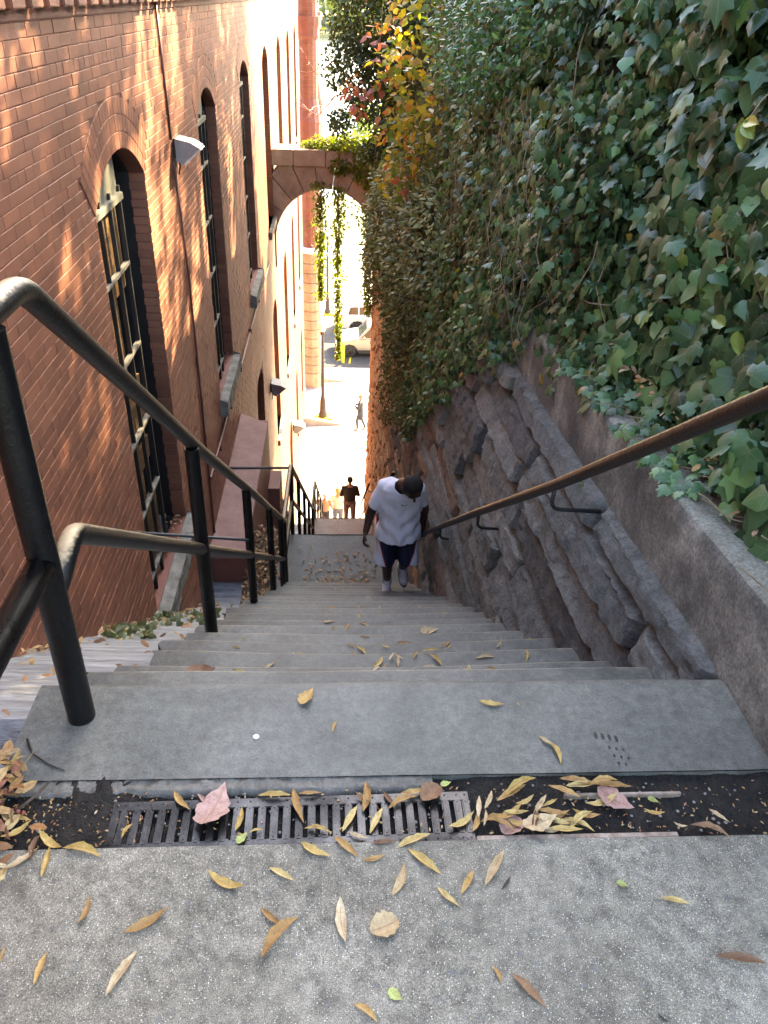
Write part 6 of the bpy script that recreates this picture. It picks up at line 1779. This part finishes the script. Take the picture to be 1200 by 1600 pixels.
def drop(x, y, z, L, ang, key, place, kd='lance', tilt=0.0, shape=None):
    me = rnd.choice(LM[(key, kd)])
    o = bpy.data.objects.new('fallen_leaf', me); COL.objects.link(o)
    o.location = (x, y, z); o.rotation_euler = (rnd.uniform(-0.12, 0.12) + tilt, rnd.uniform(-0.06, 0.06), ang)
    o.scale = (L, L * rnd.uniform(0.9, 1.15), L)
    o['category'] = 'leaf'; o['group'] = 'fallen leaves'
    sz = 'small' if L < 0.05 else 'long' if L > 0.088 else ''
    shp = shape or {'lance': 'narrow', 'broad': 'broad', 'round': 'rounded'}[kd]
    LEAVES.append((o, ' '.join(w for w in (sz, CN[key], shp, 'leaf') if w), place, x, y))
    return o
FLAT_LEAVES = [(-0.233, 0.998, 0.092, -0.43, 'y'), (-0.117, 1.014, 0.066, -0.54, 'y'), (-0.514, 0.941, 0.063, 1.44, 'o'), (-0.385, 0.92, 0.098, 0.58, 'o'), (-0.569, 0.829, 0.064, 1.5, 'o'), (-0.412, 0.816, 0.094, 1.09, 'p'), (-0.129, 0.918, 0.067, -0.67, 'o'), (-0.111, 0.877, 0.112, 0.89, 'o'), (0.016, 0.904, 0.095, -1.46, 'p'), (0.056, 0.729, 0.057, -0.66, 'o'), (-0.651, 0.858, 0.031, 1.6, 'o'), (0.134, 0.995, 0.083, 1.17, 'p'), (0.195, 1.036, 0.093, -0.73, 'y'), (0.239, 0.953, 0.064, -0.79, 'y'), (0.284, 0.986, 0.068, 0.99, 'o'), (0.348, 1.018, 0.105, 0.98, 'p'), (0.366, 0.981, 0.041, 0.87, 'd'), (0.621, 0.971, 0.027, -0.36, 'g'), (0.723, 0.932, 0.06, -0.22, 'y'), (0.115, 0.76, 0.033, -0.72, 'g'), (0.315, 0.79, 0.039, -1.2, 'o'), (0.616, 0.703, 0.026, -0.79, 'd'), (0.813, 0.807, 0.101, -0.17, 'b'), (-0.628, 1.056, 0.077, 1.63, 'y'), (-0.556, 1.075, 0.09, -0.23, 'y'), (-0.632, 1.108, 0.079, -0.63, 'y'), (-0.714, 1.131, 0.069, 0.7, 'y'), (-0.68, 1.065, 0.077, 0.74, 'p'), (-0.658, 1.091, 0.063, 1.55, 'b'), (-0.722, 1.173, 0.071, -0.39, 'y'), (-0.788, 1.317, 0.083, 1.31, 'y'), (-0.755, 1.262, 0.087, -0.55, 'y'), (-0.772, 1.205, 0.086, -1.14, 'o'), (-0.47, 1.129, 0.041, 1.13, 'y'), (-0.361, 1.208, 0.069, -0.85, 'o'), (-0.309, 1.204, 0.059, -0.86, 'k'), (-0.224, 1.155, 0.068, 1.44, 'y'), (-0.211, 1.106, 0.035, 0.96, 'g'), (-0.181, 1.121, 0.035, 0.22, 'y'), (-0.146, 1.218, 0.082, -0.04, 'y'), (-0.061, 1.223, 0.059, 0.04, 'o'), (-0.088, 1.188, 0.098, -1.27, 'o'), (-0.042, 1.12, 0.065, -0.18, 'y'), (-0.044, 1.071, 0.079, -0.5, 'y'), (0.022, 1.077, 0.075, -0.77, 'o'), (0.032, 1.151, 0.08, 1.1, 'y'), (0.066, 1.21, 0.09, 1.49, 'o'), (0.064, 1.203, 0.049, -0.7, 'b'), (0.093, 1.144, 0.075, 1.12, 'y'), (0.05, 1.107, 0.047, -0.38, 'p'), (0.084, 1.049, 0.054, 0.24, 'o'), (0.106, 1.087, 0.061, 0.06, 'b'), (0.173, 1.089, 0.092, 0.38, 'y'), (0.128, 1.202, 0.05, -0.98, 'b'), (0.157, 1.19, 0.08, 0.44, 'o'), (0.188, 1.223, 0.072, 0.19, 'o'), (0.266, 1.243, 0.029, 0.31, 'g'), (0.445, 1.223, 0.106, 0.55, 'y'), (0.448, 1.189, 0.059, 0.49, 'y'), (0.361, 1.193, 0.056, 1.11, 'p'), (0.289, 1.136, 0.076, 0.55, 'y'), (0.321, 1.136, 0.057, 1.24, 'o'), (0.344, 1.139, 0.047, 1.32, 'p'), (0.421, 1.155, 0.063, 0.06, 'y'), (0.587, 1.235, 0.089, -0.23, 'o'), (0.677, 1.237, 0.101, -0.13, 'o'), (0.632, 1.182, 0.095, 0.31, 'y'), (0.511, 1.188, 0.048, 0.49, 'y'), (0.586, 1.15, 0.067, -0.23, 'o'), (0.762, 1.186, 0.028, -0.57, 'g'), (0.749, 1.149, 0.052, -0.19, 'o'), (0.904, 1.136, 0.054, -0.85, 'p'), (0.799, 1.112, 0.033, -0.39, 'p'), (0.862, 1.092, 0.09, -0.38, 'b'), (0.508, 1.149, 0.077, -0.2, 'o'), (0.555, 1.118, 0.088, -0.37, 'y'), (0.487, 1.113, 0.073, -0.16, 'p'), (0.524, 1.128, 0.081, -0.19, 'y'), (0.372, 1.139, 0.076, 0.05, 'o'), (-0.004, 1.424, 0.038, 1.27, 'o'), (0.42, 1.501, 0.071, -0.15, 'y'), (0.542, 1.365, 0.054, -0.89, 'p'), (0.553, 1.329, 0.073, -1.34, 'y'), (1.116, 1.493, 0.066, -1.33, 'b'), (0.492, 1.495, 0.015, -1.27, 'o')]
STEP_LEAVES = [(0.17, 1.82, 1, 0.077, -0.39, 'p'), (-0.52, 1.819, 1, 0.058, 0.13, 'y'), (-0.352, 2.115, 2, 0.084, -0.25, 'y'), (-0.525, 2.424, 3, 0.065, -0.07, 'y'), (-0.586, 2.695, 4, 0.071, -0.01, 'y'), (0.439, 1.852, 1, 0.051, 0.34, 'y'), (0.495, 1.854, 1, 0.05, 0.85, 'y'), (0.961, 1.796, 1, 0.055, -0.75, 'y'), (0.84, 1.862, 1, 0.07, -0.36, 'y'), (0.581, 2.112, 2, 0.084, -0.42, 'o'), (0.481, 2.116, 2, 0.057, 1.23, 'p'), (0.76, 2.09, 2, 0.079, -0.09, 'b'), (0.843, 2.098, 2, 0.081, -0.22, 'p'), (0.141, 2.12, 2, 0.05, 0.83, 'p'), (0.256, 2.398, 3, 0.05, -0.83, 'p'), (0.326, 2.403, 3, 0.05, 1.06, 'o'), (0.064, 2.679, 4, 0.05, -0.47, 'o'), (0.141, 2.958, 5, 0.057, -0.01, 'o'), (-0.022, 3.245, 6, 0.062, 0.99, 'y'), (0.061, 3.252, 6, 0.073, 1.18, 'o'), (0.45, 3.232, 6, 0.063, -1.38, 'y'), (0.39, 2.43, 3, 0.082, 0.18, 'y'), (0.495, 2.684, 4, 0.068, 0.76, 'o'), (0.512, 2.665, 4, 0.051, 0.98, 'y'), (0.614, 2.378, 3, 0.093, 0.07, 'p'), (0.902, 2.705, 4, 0.089, -0.01, 'y'), (-0.051, 3.529, 7, 0.093, 0.12, 'p'), (0.738, 1.783, 1, 0.05, 0.7, 'y')]

for (x, y, L, a, key) in FLAT_LEAVES:
    if y > 1.27: pl, z = 'on the top slab', 0.003
    elif y > 1.085:
        pl = 'on the drain grate' if -0.52 < x < 0.33 else ('in the dirt channel' if x > 0 else 'in the corner debris')
        z = 0.0 if -0.52 < x < 0.33 else -0.008 + 0.02 * rnd.random()
    else: pl, z = 'on the pavement', 0.003
    drop(x, y, z, L, a, key, pl, 'lance' if key != 'g' or L > 0.035 else 'broad')
for (x, y, k, L, a, key) in STEP_LEAVES:
    drop(x, y, stepz(y) - 0.005, L, a, key, 'on the %s step down' % ORD[k])
drop(0.099, 0.894, 0.003, 0.062, 0.4, 'p', 'on the pavement', 'round', shape='round bleached')
drop(-0.08, 1.530, 0.004, 0.072, 1.1, 'o', 'on the top slab', 'broad')
drop(-0.283, 1.183, 0.012, 0.125, 1.25, 'k', 'on the drain grate', 'broad', shape='large pointed')
drop(0.226, 1.211, 0.006, 0.06, 0.7, 'b', 'on the drain grate', 'round', shape='dark red broad')
drop(0.669, 1.189, 0.0, 0.095, -0.7, 'k', 'in the dirt channel', 'broad', shape='large veined')
drop(0.403, 1.123, 0.0, 0.06, 0.8, 'k', 'in the dirt channel', 'round')
drop(0.372, 0.761, 0.003, 0.085, -0.85, 'b', 'on the pavement', 'lance', shape='torn strip-like')
drop(0.47, 1.123, 0.012, 0.09, 0.3, 'p', 'in the dirt channel', 'broad', shape='jagged oak')
drop(-0.49, 2.115, stepz(2.115), 0.11, 0.1, 'b', 'on the second step down', 'broad', shape='large crumpled')
drop(0.50, 3.22, stepz(3.22), 0.11, 0.3, 'p', 'on the sixth step down', 'broad', shape='large crumpled')
drop(1.31, 1.62, ztilt(1.6) + 0.38, 0.11, -0.1, 'p', 'on the soil behind the coping', 'lance', shape='long stiff')
drop(1.27, 1.98, ztilt(2) + 0.40, 0.05, 0.7, 'y', 'on the soil behind the coping', 'round', shape='bright')
for (x, y, L, a, key) in ((0.40, 1.15, 0.085, 0.5, 'o'), (0.43, 1.12, 0.075, -0.4, 'y'), (0.50, 1.14, 0.09, 0.2, 'o'), (0.53, 1.11, 0.08, -0.1, 'y'), (0.46, 1.13, 0.07, 1.2, 'b'), (0.38, 1.12, 0.07, 2.6, 'o'), (0.57, 1.13, 0.08, 0.6, 'y'),
                          (0.60, 1.23, 0.09, 0.1, 'y'), (0.55, 1.21, 0.08, -0.5, 'o'), (0.65, 1.23, 0.08, 0.2, 'o'), (0.42, 1.21, 0.09, 0.5, 'o'), (0.48, 1.17, 0.07, 0.9, 'p'), (0.335, 1.17, 0.06, 1.4, 'p')):
    drop(x, y, 0.004 + 0.008 * rnd.random(), L, a, key, 'in the dirt channel')
for i in range(190):
    k = rnd.choice([1, 2, 2, 3, 3, 4, 4, 5, 6, 7, 8, 9, 10, 11, 12, 13, 14, 15, 16, 17, 18, 19, 20])
    y = Y0 + TREAD * (k - 1) + rnd.uniform(0.03, 0.24); x = rnd.betavariate(1.4, 1.1) * 1.45 - 0.62
    if abs(x - MX) < 0.12 and abs(y - MY) < 0.2: continue
    drop(x, y, stepz(y) + 0.0, rnd.uniform(0.05, 0.098), rnd.uniform(0, 3.14), rnd.choice('yyoopp'), 'on the %s step down' % ORD[k])
from collections import Counter
keyc = Counter()
for (o, d_, pl, x, y) in LEAVES: keyc[(d_, pl)] += 1
for (o, d_, pl, x, y) in LEAVES:
    lab = d_ + ' lying ' + pl
    if keyc[(d_, pl)] > 1: lab += ' ' + side_word(x)
    USED.setdefault(lab, []).append(o)
for lab, os_ in USED.items():
    if len(os_) == 2:
        os_.sort(key=lambda q: q.location.y)
        os_[0]['label'] = (lab + ', nearer one')[:150]; os_[1]['label'] = (lab + ', farther one')[:150]
    elif len(os_) == 3:
        os_.sort(key=lambda q: q.location.y)
        for o, w in zip(os_, (', nearest', ', middle', ', farthest')): o['label'] = lab + w
    elif len(os_) > 3:
        os_.sort(key=lambda q: q.location.x); n_ = len(os_)
        words = ['leftmost'] + ['%s from left' % w for w in ('second', 'third', 'fourth', 'fifth', 'sixth', 'seventh', 'eighth', 'ninth', 'tenth')]
        for i_, o in enumerate(os_): o['label'] = lab + ', ' + ('rightmost' if i_ == n_ - 1 else words[min(i_, 9)])
    else:
        for o in os_: o['label'] = lab
# littered leaves and crumbs nobody could count
def litter(name, n, fx, smin, smax, mat, tm=OVAL_T, jit=0.25):
    P = np.array([fx() for _ in range(n)])
    return leaf_cloud(name, P, np.tile([[0, 0, 1.0]], (n, 1)) + rng.normal(size=P.shape) * jit, np.column_stack([rng.normal(size=(n, 2)), np.zeros(n)]), rng.uniform(smin, smax, n), tm, mat, None, 'stuff')
def on_landing():
    if rng.random() < 0.55: y = L1Y + 0.05 + abs(rng.normal()) * 0.13; x = rng.uniform(-0.5, 0.5)
    else: y = L1Y + rng.random() * 0.9; x = rng.normal() * 0.3 + 0.05
    return (clamp(x, -0.62, 0.7), y, L1Z + 0.008 + rng.random() * 0.02)
litter('landing_leaf_litter', 260, on_landing, 0.05, 0.085, M['dead_mix'], jit=0.3)
def pile():
    x = -0.84 + abs(rng.normal()) * 0.055; y = rng.uniform(1.02, 1.33); return (x, y, 0.0 + max(0, 0.05 * (1 - (x + 0.86) / 0.25)) * rng.random() + 0.002)
litter('corner_leaf_pile', 190, pile, 0.018, 0.07, M['dead_mix'], jit=0.5)
litter('drain_debris', 620, lambda: (rng.uniform(-0.8, 1.18) if rng.random() < 0.6 else rng.uniform(-0.75, -0.42), rng.uniform(1.09, 1.25), -0.012 + 0.006 * rng.random()), 0.004, 0.013, M['dead_mix'], jit=0.5)
litter('verge_leaf_litter', 700, lambda: (rng.uniform(-1.1, -0.68), rng.uniform(6.3, 8.6), max(-4.33, prof(6.3) - 2) if False else (-4.30 + 0.05 * rng.random())), 0.04, 0.09, M['dead_mix'], jit=0.6)
def slope_pt():
    y = 1.5 + 5.5 * rng.random(); x = rng.uniform(-1.45, -0.8)
    if rng.random() < 0.6: x = -1.45 + abs(rng.normal()) * 0.12
    return (x, y, prof(y) - 0.118 + (0.03 * (1 - (x + 1.56) / 0.96)))
litter('slope_leaf_litter', 200, slope_pt, 0.025, 0.07, M['dead_mix'], jit=0.4)
litter('soil_leaf_litter', 420, lambda: (rng.uniform(1.17, 1.55), rng.uniform(1.0, 3.4), ztilt(2.2) + 0.42 + 0.02 * rng.random()), 0.02, 0.06, M['dead_mix'], jit=0.4)
litter('sill_debris', 120, lambda: (rng.uniform(-1.75, -1.5), rng.choice([rng.uniform(6.0, 6.7), rng.uniform(9.4, 10.9)]), SILLZ + 0.03 + 0.02 * rng.random()), 0.03, 0.06, M['dead_mix'], jit=0.4)
# red berries, twigs, pebbles, stains
mb = MB()
for row_, (x0, y0, n_) in enumerate(((0.675, 1.385, 4), (0.70, 1.345, 3), (0.705, 1.318, 3), (0.71, 1.295, 2))):
    for k in range(n_):
        cx, cy = x0 + 0.017 * k, y0 - 0.004 * k; r_ = 0.006 if row_ < 1 else 0.0042
        mb.add([(cx + r_ * math.cos(a) * 0.8, cy + r_ * 1.9 * math.sin(a) * (1 if row_ == 0 else 0.7), 0.0016) for a in [2 * math.pi * j / 8 for j in range(8)]], [tuple(range(8))])
tag(mb.build('wet_footprint', M['wet']), 'row of small dark wet shoe-tread marks on the right of the top slab', 'stain')
for (x, y, r_, lab) in ((0.462, 2.63, 0.020, 'left of two round dark wet spots on the fourth step down'), (0.515, 2.60, 0.024, 'right of two round dark wet spots on the fourth step down')):
    mb = MB(); mb.add([(x + r_ * math.cos(a), y + r_ * math.sin(a), stepz(y) + 0.012) for a in [2 * math.pi * j / 14 for j in range(14)]], [tuple(range(14))])
    tag(mb.build('wet_spot', M['wet']), lab, 'stain', 'wet spots on the fourth step')
mb = MB(); mb.lathe([(0.0085, 0.0), (0.0075, 0.0018), (0.003, 0.0024)], (-0.205, 1.395, 0.001), 9); tag(mb.build('chewing_gum', M['whitepaint']), 'flattened white chewing gum spot on the top slab', 'chewing gum')
mb = MB()
for k in range(9):
    x, y = -0.80 + rng.random() * 0.10, rng.uniform(1.12, 1.24); mb.lathe([(0.001, -0.005), (0.0045, -0.003), (0.0055, 0), (0.0045, 0.003), (0.001, 0.005)], (x, y, 0.012), 8)
tag(mb.build('red_berries', M['redleaf'], smooth=True), kind='stuff')
mb = MB(); mb.tube([(-0.775, 1.395, 0.004), (-0.745, 1.345, 0.008), (-0.70, 1.315, 0.005), (-0.655, 1.295, 0.004)], [0.003, 0.0028, 0.0025, 0.0018], 6)
tag(mb.build('twig', M['darkmetal'], smooth=True), 'thin dark curved twig on the left end of the top slab', 'twig')
mb = MB(); mb.tube([(-0.74, 1.17, 0.008), (-0.70, 1.215, 0.012), (-0.68, 1.26, 0.008)], [0.004, 0.0035, 0.003], 6)
tag(mb.build('twig', M['bark'], smooth=True), 'short brown twig in the debris pile left of the grate', 'twig')
mb = MB()
for k in range(240):
    x, y = rng.uniform(-0.8, 1.18), rng.uniform(1.09, 1.25); r = rng.uniform(0.0015, 0.005)
    mb.lathe([(r * 0.5, -r * 0.5), (r, 0), (r * 0.5, r * 0.6)], (x, y, -0.014), 6)
mb.build('grit', M['concrete'], kind='stuff')
for (x, y, r) in ((1.14, 1.24, 0.03), (1.10, 1.20, 0.022)):
    bm = bmesh.new(); bmesh.ops.create_icosphere(bm, subdivisions=3, radius=r, matrix=Matrix.Translation((x, y, r * 0.4)))
    for v in bm.verts: v.co += Vector((0.3, 0.3, -0.2)) * r * nz(v.co.x * 40, v.co.y * 40, v.co.z * 40, 1)
    me = bpy.data.meshes.new('stone'); bm.to_mesh(me); bm.free(); me.materials.append(M['concrete'])
    link('pebble', me, None, label=('larger' if r > 0.025 else 'smaller') + ' grey stone at the foot of the coping beside the slab', category='stone')
print('objects', len(bpy.data.objects))
